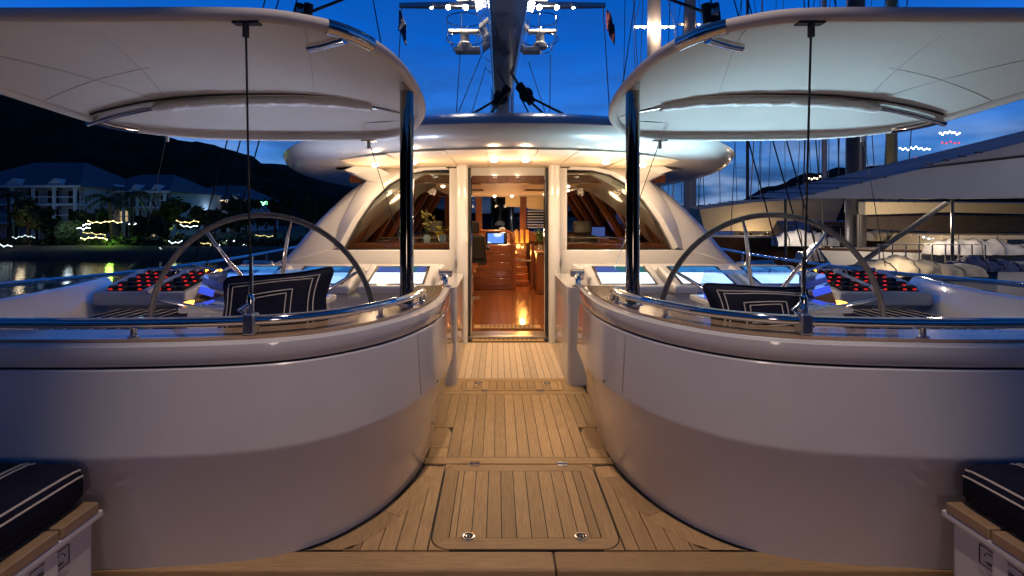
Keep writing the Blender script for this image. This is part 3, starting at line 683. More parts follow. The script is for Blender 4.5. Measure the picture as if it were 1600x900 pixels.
# aft bulkhead: wall below the windows, posts, arched header
YB = 6.10
def arch(s): return [(-1.975*1,1.09),(-1.92,1.20),(-1.80,1.42),(-1.62,1.68),(-1.42,1.87),(-1.22,1.985),(-1.0,2.035),(-.70,2.045)]
for s in (-1, 1):
    side = LR[s]
    MB().prism([(.62,0),(2.75,0),(2.62,.95),(2.15,1.085),(.62,1.085)], YB, YB+.28, 'y').mirror(s).build('bulkhead', gel, H, bevel=.015)
    MB().prism([(.62,1.085),(.70,1.085),(.70,2.06),(.62,2.06)], YB, YB+.28, 'y').mirror(s).build('window_post', gel, H)
    ar = [(-x, z) for x, z in arch(1)]
    MB().loft([[(*(x, y_), z)[0:3] for x, y_, z in ((ar[i][0],YB+.02,ar[i][1]),(ar[i][0],YB+.28,ar[i][1]),(ou[0],YB+.45,ou[1]),(ou[0],YB+.10,ou[1]),(ar[i][0]+.05,YB,ar[i][1]+.03))] for i, ou in enumerate([(2.15,1.06),(2.12,1.20),(2.02,1.45),(1.85,1.74),(1.66,1.98),(1.44,2.08),(1.1,2.095),(.70,2.098)])]).mirror(s).build('arch_pillar', gel, H, smooth=50)
    # outer buttress that sweeps from the roof wing down to the side deck
    pr = spline([(2.85,6.25,.78),(2.62,6.28,1.0),(2.40,6.32,1.28),(2.12,6.38,1.58),(1.90,6.42,1.78),(1.62,6.45,1.98),(1.40,6.48,2.10)], 5)
    MB().loft([[(p.x-.36,p.y-.13,p.z-.10),(p.x-.10,p.y-.16,p.z+.02),(p.x,p.y-.08,p.z+.05),(p.x+.05,p.y+.25,p.z+.05),(p.x-.1,p.y+1.2,p.z-.1),(p.x-.45,p.y+.5,p.z-.2)] for p in pr]).mirror(s).build('buttress', gel, H, smooth=50)
    # raised flare where buttress meets the roof wing
    pr = spline([(2.0,5.98,2.05),(1.80,6.1,1.98),(1.62,6.25,1.88),(1.55,6.4,1.8)], 4)
    MB().loft([[(p.x-.30,p.y-.02,p.z+.06),(p.x-.10,p.y-.05,p.z-.03),(p.x+.05,p.y+.05,p.z-.01),(p.x+.10,p.y+.5,p.z+.05),(p.x-.3,p.y+.5,p.z+.1)] for p in pr]).mirror(s).build('wing_root', gel, H, smooth=60)
    # window pane in the arch
    po = [(-x, z) for x, z in arch(1)]+[(.70,1.09)]
    w = MB().prism(po, YB+.13, YB+.136, 'y').mirror(s).build('window', wglass, H, smooth=0)
    fr = [((x)*s, YB+.12, z) for x, z in po]
    MB().tube(fr, .012, 6, loop=True).build('frame', black, w)
    # round door column, jamb and sliding door edge
    MB().prism(rrect(.475,5.98,.615,6.34,.055,5), .0, 2.09).mirror(s).build('door_column', gel, H, smooth=40)
    d = MB().box((.455*s,6.10,.05),(.473*s,6.36,2.06)).build('sliding_door_edge', black, H)
    MB().box((.438*s,6.20,.05),(.453*s,6.23,2.06)).build('edge_trim', chrome, d); MB().box((.444*s,6.26,.05),(.4535*s,6.34,2.05)).build('pane_edge', pbr('glass_edge', (.10,.16,.13), .1, coat=1), d)
    MB().lathe([(.008,-.05),(.012,-.04),(.012,.04),(.008,.05)], (.617*s,6.0,.93), 10).build('hinge', steel, H)
    # side wall, sill shelf and slanted wooden mullions with dark panes between
    MB().prism([(6.38,0),(12.4,0),(12.4,1.08),(6.38,1.08)], 2.05, 2.2, 'x').mirror(s).build('side_wall', gel, H)
    MB().box((.705*s,6.385,1.02),(2.1*s,6.75,1.145)).build('sill_shelf', cherry, H, bevel=.012)
    MB().box((1.72*s,6.75,1.02),(2.1*s,11.9,1.09)).build('side_shelf', cherry, H, bevel=.012)
    rl = MB().tube([(.80*s,6.72,1.20),(1.66*s,6.72,1.20),(1.74*s,6.9,1.135),(1.76*s,11.5,1.135)], .007, 8)
    for x, y in ((.85,6.72),(1.2,6.72),(1.55,6.72),(1.745,7.1),(1.75,7.8),(1.75,8.6)): rl.tube([(x*s,y,1.085),(x*s,y,1.20 if y < 6.8 else 1.135)], .006, 6)
    rl.build('fiddle_rail', chrome, H)
    ys = [6.55,7.55,8.6,9.7,10.8,11.95]
    for y in ys:
        MB().hexa([(1.94*s,y,1.085),(2.06*s,y,1.085),(2.06*s,y+.16,1.085),(1.94*s,y+.16,1.085),(1.36*s,y,2.02),(1.52*s,y,2.02),(1.52*s,y+.16,2.02),(1.36*s,y+.16,2.02)]).build('mullion', cherry, H, bevel=.01)
    for a, b in zip(ys, ys[1:]):
        MB().hexa([(2.01*s,a+.162,1.088),(2.02*s,a+.162,1.088),(2.02*s,b-.002,1.088),(2.01*s,b-.002,1.088),(1.455*s,a+.162,2.02),(1.465*s,a+.162,2.02),(1.465*s,b-.002,2.02),(1.455*s,b-.002,2.02)]).build('side_window', dglass, H, smooth=0)
    MB().box((1.20*s,6.40,1.93),(1.60*s,12.0,2.02)).build('cornice', cherry, H, bevel=.01)
MB().box((-.474,6.16,0),(.474,6.42,.045)).build('door_sill', steel, H, bevel=.008)
MB().box((-.454,6.30,1.985),(.454,6.40,2.085)).build('door_header', gel, H)
# ------------------------------------------------------------------ saloon
fl = MB().box((-2.0,6.43,-.05),(2.0,12.1,.035)).build('saloon_floor', dark, kind='structure')
for k in range(-14, 14):
    MB().box((k*.118+.002,6.44,.036),((k+1)*.118-.002,12.0,.046)).build('floor_plank', cherry_fl, fl, smooth=0)
for x0, x1 in ((-1.5,-.42),(-.415,.36),(.365,1.5)):
    MB().hexa([(x0,6.42,2.0),(x1,6.42,2.0),(x1,12.05,1.925),(x0,12.05,1.925),(x0,6.42,2.03),(x1,6.42,2.03),(x1,12.05,1.955),(x0,12.05,1.955)]).build('saloon_ceiling_panel', ceil_m, H, smooth=0)
MB().box((-1.98,6.405,1.90),(1.98,6.50,1.998)).build('ceiling_beam', cherry, H, bevel=.012)
for x, y in ((-.62,7.7),(-.62,9.4),(.62,7.7),(.62,9.4)):
    z = 2.0-.0132*(y-6.42)
    MB().box((x-.24,y-.22,z-.012),(x+.24,y+.22,z-.002)).build('ceiling_vent', leather, H, bevel=.004)
for x, y in ((-.19,7.1),(.19,7.1),(-.19,11.3),(.19,11.3),(.85,10.6),(-.85,10.6),(-1.0,8.2),(1.0,8.2),(-.85,9.0),(1.15,9.3)):
    z = 2.0-.0132*(y-6.42)
    d = MB().lathe([(.042,-.001),(.042,-.007),(.034,-.010)], (x,y,z), 16).build('saloon_downlight', steel, H)
    MB().lathe([(0,-.040),(.02,-.036),(.031,-.022),(.034,-.009),(.034,-.003)], (x,y,z), 16).build('lens', lampin, d)
for x, y, e in ((0,7.3,75),(-1.0,8.3,48),(1.0,8.3,48),(0,9.4,75),(0,11.2,60)):
    lamp('saloon_downlight_glow', 'SPOT', (x,y,1.88), e, (1,.56,.23), aim=(x,y,0), size=.05, angle=140, blend=.6)
for x, y in ((-1.25,8.1),(1.25,8.1),(0,10.9)):  # lamps added as fill for the saloon and its ceiling
    t = thing('saloon_fill_lamp', f'small shaded lamp added as fill inside the saloon, {"left" if x < 0 else "right" if x > 0 else "at the centre"}', 'lamp', (x,y,.7), 'added saloon fill lamps')
    MB().lathe([(.07,0),(.07,.02),(.015,.04),(.015,.22)], (x,y,.70), 14).build('stand', chrome, t)
    MB().lathe([(.10,.22),(.07,.36),(.066,.36),(.096,.22)], (x,y,.70), 18).build('shade', pbr('lamp_shade', (.8,.7,.5), .9), t)
    lamp('saloon_fill_glow', 'POINT', (x,y,1.10), 26 if x == 0 else 7, (1,.64,.33), size=.10)
# forward windows
for x in (-1.28,-.56,.47,1.28):
    MB().box((x-.075,11.9,.95),(x+.075,12.04,1.935)).build('forward_mullion', cherry, H, bevel=.01)
for a, b in ((-1.95,-1.356),(-1.204,-.636),(-.484,.394),(.546,1.204),(1.356,1.95)):
    MB().box((a,11.99,1.12),(b,11.996,1.93)).build('forward_window', dglass, H, smooth=0)
MB().box((-1.97,11.6,.90),(1.97,12.1,1.118)).build('dashboard', cherry, H, bevel=.02)
MB().box((-1.97,12.05,0),(1.97,12.2,.9)).build('forward_wall', cherry, H)
for x0, x1, z0 in ((.06,.40,1.70),(.55,.98,1.64)):
    MB().prism([(x0,1.93),(x0,z0+.04),(x0+.04,z0),(x1,z0-.02),(x1,1.93)], 11.84, 11.86, 'y').build('window_blind', pbr('cream_blind', (.78,.66,.40), .8), H)
for k in range(7): MB().box((.57,11.875,1.20+k*.062),(1.15,11.885,1.226+k*.062)).build('mirrored_dash', steel, H)  # slats stand in for bright dashes mirrored in the window
# helm cabinet with monitor
c = thing('saloon_cabinet', 'cherry wood drawer cabinet with a rounded top rail inside the saloon', 'cabinet', (-.15,10,0.05))
MB().box((-.75,9.95,.05),(.17,11.55,.92)).build('carcass', cherry, c, bevel=.015)
for k in range(5): MB().box((-.70,9.93,.13+k*.155),(.13,9.952,.27+k*.155)).build('drawer', cherry, c, bevel=.006)
MB().tube([(-.72,9.98,1.19),(.06,9.98,1.19),(.12,9.98,1.16),(.145,9.98,1.10),(.145,9.98,.93)], .030, 10).build('rail', cherry, c)
m = thing('monitor', 'lit blue navigation monitor on the wooden helm cabinet', 'monitor', (-.14,9.9,.95))
MB().box((-.36,9.96,.93),(.06,10.02,1.16)).build('housing', scr_bezel, m, bevel=.01)
MB().box((-.315,9.955,.955),(-.005,9.959,1.14)).build('display', screen_mat('navigation_display', (.10,.22,.75), (.65,.80,1), 1.6), m, smooth=0)
# lit companionway beside it
c = thing('companionway', 'glowing orange wooden stairway opening leading below, in the saloon', 'stairway', (.38,10.2,.05))
for x in (.20,.56): MB().box((x-.035,9.98,.05),(x+.035,10.08,.93)).build('post', cherry, c, bevel=.008)
MB().box((.24,11.4,.05),(.52,11.45,.92)).build('back_panel', cherry, c)
for k in range(3): MB().box((.236,10.5+k*.3,.05),(.524,10.82+k*.3,.14+k*.12)).build('step', cherry, c, bevel=.01)
MB().box((.236,10.0,.60),(.524,10.12,.63)).build('shelf', chrome, c)
for x in (.27,.38,.49): MB().box((x-.03,10.55,.93),(x+.03,10.60,1.20)).build('chair_back', pbr('amber_maple', (.62,.34,.08), .4, rand=.1, var=.1), c, bevel=.008)
MB().ball((.38,10.35,.85), .02).build('lamp', emis('companionway_lamp', (1,.5,.14), 6), c)
lamp('companionway_light', 'POINT', (.38,10.30,.74), 22, (1,.42,.09), size=.05)
c = thing('saloon_sideboard', 'cherry sideboard with slatted front at the right of the saloon door', 'sideboard', (.95,9.6,.05))
MB().box((.60,9.4,.05),(1.3,11,.80)).build('carcass', cherry, c, bevel=.015)
MB().box((.57,9.35,.80),(1.33,11,.84)).build('top', teak_cap, c, bevel=.01)
for k in range(6): MB().box((.615+k*.11,9.385,.12),(.705+k*.11,9.402,.76)).build('slat', cherry, c, bevel=.005)
c = thing('dining_table', 'low dark table beside the left edge of the saloon door', 'table', (-.72,8.4,.05))
MB().box((-1.5,7.6,.62),(-.46,8.8,.68)).build('table_top', cherry, c, bevel=.02); MB().lathe([(.2,.046),(.2,.07),(.06,.12),(.06,.62)], (-.95,8.2,0), 20).build('leg', chrome, c)
def leaf_plant(name, label, cat, x, y, z, n, h, cols, seed):
    r_ = random.Random(seed); t = thing(name, label, cat, (x,y,z))
    MB().lathe([(0,0),(.035,0),(.05,.06),(.04,.10),(.034,.10)], (x,y,z), 16).build('vase', pbr('vase_'+name, cols[1], .2, coat=.8), t)
    st = MB(); lf = MB()
    for k in range(n):
        a = r_.uniform(0, 6.28); d = r_.uniform(.01,.09); p = Vector((x+d*math.cos(a), y+d*math.sin(a), z+.1+h*r_.uniform(.35,1)))
        st.tube([(x,y,z+.08), (x+d*.3*math.cos(a),y+d*.3*math.sin(a),z+.1+(p.z-z-.1)*.6), p], .003, 5)
        for _ in range(3):
            q = p+Vector((r_.uniform(-.03,.03), r_.uniform(-.03,.03), r_.uniform(-.05,.02))); u = Vector((r_.uniform(-1,1), r_.uniform(-1,1), r_.uniform(-.3,.8))).normalized()*.03; v = u.orthogonal().normalized()*.016
            lf.quad(q-u, q+v, q+u, q-v)
    st.build('stem', pbr('stem_'+name, (.06,.14,.03), .6), t); lf.build('petals', pbr('petal_'+name, cols[0], .6), t, smooth=0)
leaf_plant('orchid', 'tall pale yellow orchid seen through the left saloon window', 'plant', -1.04, 6.62, 1.145, 14, .34, ((.80,.68,.22),(.5,.65,.75)), 3)
leaf_plant('flower_pot', 'small yellow flowers in a pot on the sill behind the left saloon window', 'plant', -.84, 6.62, 1.145, 8, .10, ((.75,.62,.05),(.25,.35,.5)), 4)
leaf_plant('pot_plant', 'green pot plant on the sideboard at the right of the saloon', 'plant', .68, 9.6, .84, 30, .30, ((.05,.14,.04),(.3,.25,.2)), 5)
CH = []
def chair(x, y, rz, label):
    t = thing('helm_chair', label, 'chair', (x,y,.05), 'black leather chairs inside the deckhouse')
    MB().lathe([(.22,.05),(.22,.07),(.05,.10),(.05,.62)], (x,y,0), 18).build('pedestal', chrome, t)
    MB().box((x-.28,y-.25,.62),(x+.28,y+.28,.75)).build('seat', leather, t, bevel=.05, seg=3)
    MB().hexa([(x-.29,y-.34,.72),(x+.29,y-.34,.72),(x+.29,y-.20,.72),(x-.29,y-.20,.72),(x-.25,y-.42,1.16),(x+.25,y-.42,1.16),(x+.25,y-.30,1.16),(x-.25,y-.30,1.16)]).build('backrest', leather, t, bevel=.05, seg=3)
    MB().hexa([(x-.17,y-.42,1.18),(x+.17,y-.42,1.18),(x+.17,y-.32,1.18),(x-.17,y-.32,1.18),(x-.15,y-.45,1.40),(x+.15,y-.45,1.40),(x+.15,y-.36,1.40),(x-.15,y-.36,1.40)]).build('headrest', leather, t, bevel=.04, seg=3)
    for q in (-1, 1): MB().box((x+q*.30-.03,y-.25,.88),(x+q*.30+.03,y+.15,.94)).build('armrest', leather, t, bevel=.02)
chair(-1.22, 9.2, 0, 'black leather helm chair seen through the left saloon window')
chair(-.60, 9.2, 0, 'black leather helm chair cut by the left edge of the door opening')
chair(1.30, 9.0, 0, 'black leather helm chair seen through the right saloon window')
m = thing('chart_plotter', 'small lit screen beside the chair in the right saloon window', 'screen', (1.72,9.0,1.08))
MB().box((1.55,9.28,1.09),(1.85,9.32,1.30)).build('housing', scr_bezel, m, bevel=.01); MB().box((1.58,9.275,1.11),(1.82,9.279,1.28)).build('display', sc_teal, m, smooth=0)
# side deck steps next to the house
for s in (-1, 1):
    MB().hexa([(2.3*s,5.0,.0),(4.0*s,5.0,.0),(4.1*s,12,.0),(2.1*s,12,.0),(2.3*s,5.6,.80),(3.6*s,5.7,.74),(3.9*s,12,.6),(2.1*s,12,.8)]).build('side_coaming', gel, H, bevel=.05)
    g = MB().tube([(2.62*s,5.75,.88),(2.66*s,5.75,.965),(3.02*s,5.85,.965),(3.05*s,5.85,.85)], .018, 10).build('grab_bar', chrome, H)
    w = MB().box((2.66*s,5.72,.93),(3.0*s,5.98,.955)).build('step_tread', chrome, g, bevel=.006)
# ------------------------------------------------------------------ hull side rails
for s in (-1, 1):
    side = LR[s]
    t = thing('guard_rail', f'polished steel guard rail along the {side} side deck', 'railing', (4.3*s,5,0), 'guard rails along the side decks')
    pts = [(x*s, y, z) for x, y, z in spline([(-0+4.0,2.3,1.0),(4.12,3.2,.965),(4.22,4.2,.925),(4.34,5.6,.85),(4.42,7.2,.80),(4.42,9.5,.80),(4.2,13,.9)], 6)]
    MB().tube(pts, .024, 12).build('top_rail', chrome, t, smooth=60)
    for x, y, z in ((4.14,3.4,.955),(4.30,5.1,.875),(4.42,7.2,.80),(4.42,9.5,.80)): MB().tube([(x*s,y,.2),(x*s,y,z)], .016, 10).build('stanchion', chrome, t)
    MB().tube([(x, y, z-.22) for x, y, z in pts], .005, 6).build('lifeline', steel, t)
hull = thing('hull', 'white sailing yacht hull beneath the cockpit', 'hull', (0,8,-2))
out = [(-4.3,-7,-.46),(-4.45,2.2,-.26),(-4.55,6.3,-.26),(-4.1,13,-.26),(-2.8,19,-.26)]
for s in (-1, 1):
    rg = [[(x,y,z),(x,y,.35),(x+.12,y,.38),(x+.25,y,.35),(x+.25,y,-.2)] for x, y, z in out]
    MB().loft(rg).mirror(-s).build('bulwark', gel, hull, smooth=50)
MB().prism([(x, y) for x, y, z in out]+[(-x, y) for x, y, z in out[::-1]], -3.2, -.47).build('hull_side', gel, hull)
# ------------------------------------------------------------------ rig above the deckhouse
def boxbeam(sec, mb=None):
    """loft of (y, half width bottom, half width top, z bottom, z top)"""
    return (mb or MB()).loft([[(-wb,y,zb),(wb,y,zb),(wt,y,zt),(-wt,y,zt)] for y, wb, wt, zb, zt in sec])
t = thing('boom', 'wide grey main boom running overhead towards the viewer', 'boom', (0,12.4,4.2))
boxbeam([(12.3,.20,.23,4.34,4.45),(9,.212,.245,4.15,4.28),(5.4,.215,.25,3.86,4.0),(3.2,.21,.25,3.72,3.86)]).build('keel_panel', mast_m, t, bevel=.03)
for s in (-1, 1):
    MB().loft([[(.232,12.3,4.455),(.44,12.3,5.2),(.42,12.3,5.2),(.20,12.3,4.455)],[(.247,9,4.285),(.48,9,5.0),(.46,9,5.0),(.215,9,4.285)],[(.252,5.4,4.005),(.5,5.4,4.75),(.48,5.4,4.75),(.22,5.4,4.005)],[(.25,3.2,3.865),(.5,3.2,4.6),(.48,3.2,4.6),(.22,3.2,3.865)]]).mirror(s).build('flank_panel', boom_side, t)
    MB().tube([(.225*s,12.3,4.44),(.235*s,5.4,3.985),(.235*s,3.2,3.845)], .012, 6).build('edge_bead', steel, t)
m = thing('mast', 'tall dark grey main mast rising through the deckhouse roof', 'mast', (0,13,2.4))
MB().loft([[(.30*math.cos(2*math.pi*k/24),13+.42*math.sin(2*math.pi*k/24),z) for k in range(24)] for z in (0,4,12,32)]).build('tube', mast_m, m, smooth=60)
MB().loft([[(.36*math.cos(2*math.pi*k/24)*q,13+.5*math.sin(2*math.pi*k/24)*q,z) for k in range(24)] for z, q in ((2.5,1.25),(2.62,1.05),(2.8,1))]).build('mast_collar', mast_m, m, smooth=60)
MB().loft([[(-.16,12.0,z0),(.16,12.0,z0),(.2,12.6,z1),(-.2,12.6,z1)] for z0, z1 in ((2.6,2.6),(4.5,4.5))]).build('gooseneck', steel, m, bevel=.03)
for s in (-1, 1):
    sp = MB().loft([[(x*s,13-.12*q,6.76),(x*s,13+.12*q,6.76),(x*s,13+.12*q,6.88),(x*s,13-.12*q,6.88)] for x, q in ((.26,1),(1.6,.8),(2.62,.4))]).build('spreader', steel, m, bevel=.02)
    MB().box((.5*s,12.9,6.9),(1.15*s,13.1,7.06)).build('spreader_fairing', wpaint, sp, bevel=.03)
    for x, k in ((.92,1),(1.36,.8),(1.78,.35)):
        l = MB().lathe([(.0,.0),(.05,.0),(.06,-.09),(.045,-.11)], (x*s,12.84,6.80), 14).build('floodlight', steel, m)
        MB().ball((x*s,12.82,6.70), .045*k+.02).build('bulb', flood, l)
    lamp('spreader_light', 'POINT', (1.1*s,12.7,6.55), 40, (1,.86,.66), size=.12)
    # radar in its guard cage
    rd = thing('radar_scanner', f'white bar radar in a steel guard cage on the {LR[s]} of the mast', 'radar', (.92*s,12.9,5.9), 'caged radars on the mast')
    cx, cy = .95*s, 12.9
    MB().box((cx-.44+.2*s*-1,cy-.16,5.58),(cx+.20-.2*s,cy+.16,5.70)).build('bracket', wpaint, rd, bevel=.02)
    MB().lathe([(.18,5.70),(.18,5.80),(.11,5.86),(.11,6.02),(.13,6.06),(0,6.07)], (cx,cy,0), 20).build('gearbox', wpaint, rd)
    MB().hexa([(cx-.42,cy-.07,6.08),(cx+.42,cy-.07,6.08),(cx+.42,cy+.07,6.08),(cx-.42,cy+.07,6.08),(cx-.42,cy-.05,6.18),(cx+.42,cy-.05,6.18),(cx+.42,cy+.05,6.18),(cx-.42,cy+.05,6.18)]).build('antenna_bar', wpaint, rd, bevel=.03)
    for z, r_ in ((6.42,.46),(5.92,.46),(5.66,.30)):
        MB().tube([(cx+r_*math.cos(2*math.pi*k/36),cy+r_*math.sin(2*math.pi*k/36),z) for k in range(36)], .012, 6, loop=True).build('cage_hoop', chrome, rd)
    for k in range(6):
        a = math.pi/3*k+.4
        MB().tube([(cx+.46*math.cos(a),cy+.46*math.sin(a),6.42),(cx+.46*math.cos(a),cy+.46*math.sin(a),5.92),(cx+.30*math.cos(a),cy+.30*math.sin(a),5.66)], .010, 6).build('cage_bar', chrome, rd)
    tag(MB().tube([(2.55*s,12.98,6.8),(2.50*s,11.6,2.45)], .012, 6).build('halyard', rope_m), f'dark vertical halyard from the {LR[s]} spreader tip to the roof', 'rope', 'halyards under the spreader tips')
    fg = MB(); f0 = Vector((2.60*s,12.7,6.6))
    vs = []
    for i in range(7):
        for j in range(9): vs.append(f0+Vector((s*-.02+.20*i/6*1, .06*math.sin(i*1.5+j*.5), -.55*j/8-.35*(i/6)**1.2+.05*math.sin(i))))
    fg.add(vs, [(i*9+j, i*9+j+1, (i+1)*9+j+1, (i+1)*9+j) for i in range(6) for j in range(8)])
    o = fg.build('courtesy_flag', pbr('flag_cloth_'+LR[s], (.16,.18,.28) if s < 0 else (.35,.10,.12), .9), smooth=80)
    md = o.modifiers.new('cloth', 'SOLIDIFY'); md.thickness = .004
    tag(o, f'drooping {"dark blue" if s < 0 else "dark red"} courtesy flag under the {LR[s]} spreader', 'flag', 'courtesy flags')
    # boom sheet blocks
    bl = thing('sheet_block', f'black mainsheet block at the {LR[s]} under the boom end', 'pulley', (.25*s,9.6,3.7), 'mainsheet blocks')
    c = W(782 if s < 0 else 822, 152 if s < 0 else 148, 9.6)
    q = Vector((-.16*s, 0, .20))
    for dy in (-.07,.07): MB().tube([c+Vector((0,dy,0))-q*.75, c+Vector((0,dy,0))+q*.9], .075, 8).build('cheek_plate', black, bl)
    MB().lathe([(.13,-.05),(.10,-.02),(.10,.02),(.13,.05),(0,.05)], tuple(c), 20, 'y').build('sheave', leather, bl)
    MB().tube([c+q*.8, (0.12*s, 9.7, 4.22)], .03, 8).build('shackle', steel, bl)
    for k, (px, py, D) in enumerate((((738,178,8.6),(766,178,8.9)) if s < 0 else ((880,178,8.6),(850,178,8.9),(828,180,9.0)))):
        e = W(px, py, D)
        tag(MB().tube([c+Vector((.10*s*(1-k),0,-.06)), e], .022 if k < 2 else .014, 7).build('mainsheet', rope_m), ['outer', 'middle', 'inner'][k]+f' black mainsheet line from the {LR[s]} block down to the roof', 'rope', 'mainsheet lines')
    cr_ = thing('canopy_block', f'dark pulley block with a line above the {LR[s]} canopy', 'pulley', (1.0*s,4.4,3.3), 'pulley blocks above the canopies')
    a = W(472 if s < 0 else 1113, 20, 4.2)
    for dx in (-.035,.035): MB().tube([a+Vector((dx,0,-.09)), a+Vector((dx-.02*s,0,.07))], .04, 8).build('cheek_plate', black, cr_)
    MB().lathe([(.055,-.03),(.04,0),(.055,.03)], tuple(a), 16, 'x').build('sheave', steel, cr_)
    MB().tube([a+Vector((0,0,-.05)), (a.x-.1*s, a.y-.4, 2.42)], .012, 6).build('tail_line', rope_m, cr_)
    tag(MB().tube([a+Vector((-.05*s,0,0)), a+Vector((-1.9*s,3.5,2.6))], .014, 6).build('preventer_line', rope_m), f'thick dark line running up inboard from the {LR[s]} canopy pulley', 'rope', 'lines from the canopy pulleys')
def wire(a, b, r_, label, group, name='shroud_wire', m=None):
    tag(MB().tube([a, b], r_, 6).build(name, m or rope_m), label, 'rigging wire', group)
names = ['outermost', 'middle', 'innermost']
for k, (px, tx) in enumerate(((302,-120),(322,-40),(352,40))): wire(W(px,417,7.2), W(800+tx*.3,-1300,13), .011, f'{names[k]} of three slanting shrouds behind the left steering wheel', 'shrouds at the left')
for k, (px, tx) in enumerate(((1283,40),(1262,-40),(1222,-120))): wire(W(px,417,7.2), W(800+tx*.3,-1300,13), .011, f'{names[k]} of three slanting shrouds behind the right steering wheel', 'shrouds at the right')
for a, b, lab in (((713,176,12),(720,70,13),'thin stay left of the mast, nearly vertical'),((716,176,12),(757,75,13),'thin stay slanting from the roof towards the left radar'),((737,176,12),(762,95,13),'short thin stay close left of the boom'),((852,176,12),(826,97,13),'thin stay slanting down right of the mast'),((859,176,12),(860,85,13),'thin stay right of the mast, nearly vertical'),((595,66,8),(583,0,9),'thin line rising behind the left canopy'),((966,180,9),(993,-4,12),'thin dark line rising beside the right canopy')):
    wire(W(*a), W(*b), .010, lab, 'thin stays around the mast', 'stay_wire')
for px, lab in ((714,'leftmost'),(735,'second from left'),(835,'second from right'),(858,'rightmost')):
    p = W(px, 177, 9.5)
    tag(MB().lathe([(.05,-.10),(.05,-.03),(.03,0),(0,.0)], (p.x,p.y,2.63), 14).build('deck_fitting', chrome), f'small polished fitting on the roof crown, {lab} of four', 'fitting', 'roof crown fittings')

# ------------------------------------------------------------------ water, shore, hills
def ripple_mat():
    m = pbr('harbour_water', (.006,.012,.02), .06, spec=.5)
    t = m.node_tree; n = t.nodes; l = t.links; b = n['Principled BSDF']
    tcn = n.new('ShaderNodeTexCoord'); mpn = n.new('ShaderNodeMapping'); mpn.inputs['Scale'].default_value = (.5,1.6,1); l.new(tcn.outputs['Object'], mpn.inputs[0])
    nz = n.new('ShaderNodeTexNoise'); nz.inputs['Scale'].default_value = 1.2; nz.inputs['Detail'].default_value = 5; l.new(mpn.outputs[0], nz.inputs[0])
    bp = n.new('ShaderNodeBump'); bp.inputs['Strength'].default_value = .35; bp.inputs['Distance'].default_value = .12; l.new(nz.outputs[0], bp.inputs['Height']); l.new(bp.outputs[0], b.inputs['Normal'])
    return m
MB().quad((-1500,-300,-2.5),(1500,-300,-2.5),(1500,1800,-2.5),(-1500,1800,-2.5)).build('water', ripple_mat(), kind='structure', smooth=0)
earth = pbr('dark_shore_earth', (.10,.09,.07), .95, var=.4, vscale=.3)
forest = pbr('forest_slope', (.030,.044,.024), 1, var=.6, vscale=.25, bump=1, bscale=.5, spec=.05)
sh = []
for i in range(40):
    x = -150+i*4.0
    y0 = 47+ (x+45)*-.10 + 2*mnoise.noise((x*.11,0,0))
    sh.append([(x,y0,-2.6),(x,y0+.6,-1.9),(x,y0+3,-1.5),(x,y0+60,-1.0),(x,y0+140,1)])
MB().loft(sh, closed=False, caps=False).build('shore', earth, kind='structure', smooth=80)
def hill(name, prof, y0, depth, seed, n=90):
    """prof: list of (x, ridge height); slope rises from y0 to y0+depth"""
    x0, x1 = prof[0][0], prof[-1][0]; vs = []; m = 26
    def hz(x):
        for (a, za), (b, zb) in zip(prof, prof[1:]):
            if a <= x <= b:
                t = (x-a)/(b-a); t = t*t*(3-2*t); return za+(zb-za)*t
        return 0
    for j in range(m+1):
        for i in range(n+1):
            x = x0+(x1-x0)*i/n; v = j/m
            z = -2+(hz(x)+2)*math.sin(min(v, 1)*math.pi/2)**1.1
            z += (mnoise.noise((x*.07+seed,j*.5,0))*2.2+mnoise.noise((x*.3,j*1.3,seed))*.9)*min(1, v*3)
            vs.append((x, y0+depth*v, z))
    mb = MB(); mb.add(vs, [(j*(n+1)+i, j*(n+1)+i+1, (j+1)*(n+1)+i+1, (j+1)*(n+1)+i) for j in range(m) for i in range(n)])
    return mb.build(name, forest, kind='structure', smooth=80)
def rid(pts, D): return [(W(px, py, D).x, W(px, py, D).z) for px, py in pts]
hill('wooded_hill', rid([(-500,120),(-150,140),(60,160),(200,190),(250,212),(320,228),(385,238),(425,262),(480,262),(560,292),(640,318),(720,332)], 230), 100, 130, 1.3)
hill('distant_hill', rid([(880,333),(1010,325),(1090,322),(1150,316),(1200,292),(1260,272),(1330,262),(1450,250),(1700,240)], 420), 300, 120, 5.1)
hill('far_ridge', rid([(500,333),(640,329),(760,334),(900,330),(1060,334)], 900), 820, 80, 9.0, 60)

def back_hill(name, ang0, ang1, dist, h, seed, n=70, m=12):
    vs = []
    for j in range(m+1):
        for i in range(n+1):
            a = R(ang0+(ang1-ang0)*i/n); v = j/m; d = dist*(1+.6*v)
            z = -2.6+(h*(.75+.35*mnoise.noise((i*.09,seed,0))))*math.sin(v*math.pi/2)+mnoise.noise((i*.7,j*.9,seed))*1.2*v
            vs.append((d*math.sin(a), d*math.cos(a), z))
    mb = MB(); mb.add(vs, [(j*(n+1)+i, j*(n+1)+i+1, (j+1)*(n+1)+i+1, (j+1)*(n+1)+i) for j in range(m) for i in range(n)])
    return mb.build(name, forest, kind='structure', smooth=80)
back_hill('added_astern_hill', 105, 305, 150, 58, 3.3)         # unseen hill added astern to darken reflections and the low sky
mz = thing('mizzen_mast', 'pale mizzen mast standing astern with a floodlight on its bracket', 'mast', (0,-2.6,-.26))
MB().loft([[(.14*math.cos(2*math.pi*k/20),-2.6+.20*math.sin(2*math.pi*k/20),z) for k in range(20)] for z in (-.26,8,22)]).build('tube', wpaint, mz, smooth=60)
MB().tube([(0,-2.45,9.5),(0,-.55,9.45)], .05, 8).build('bracket', steel, mz)
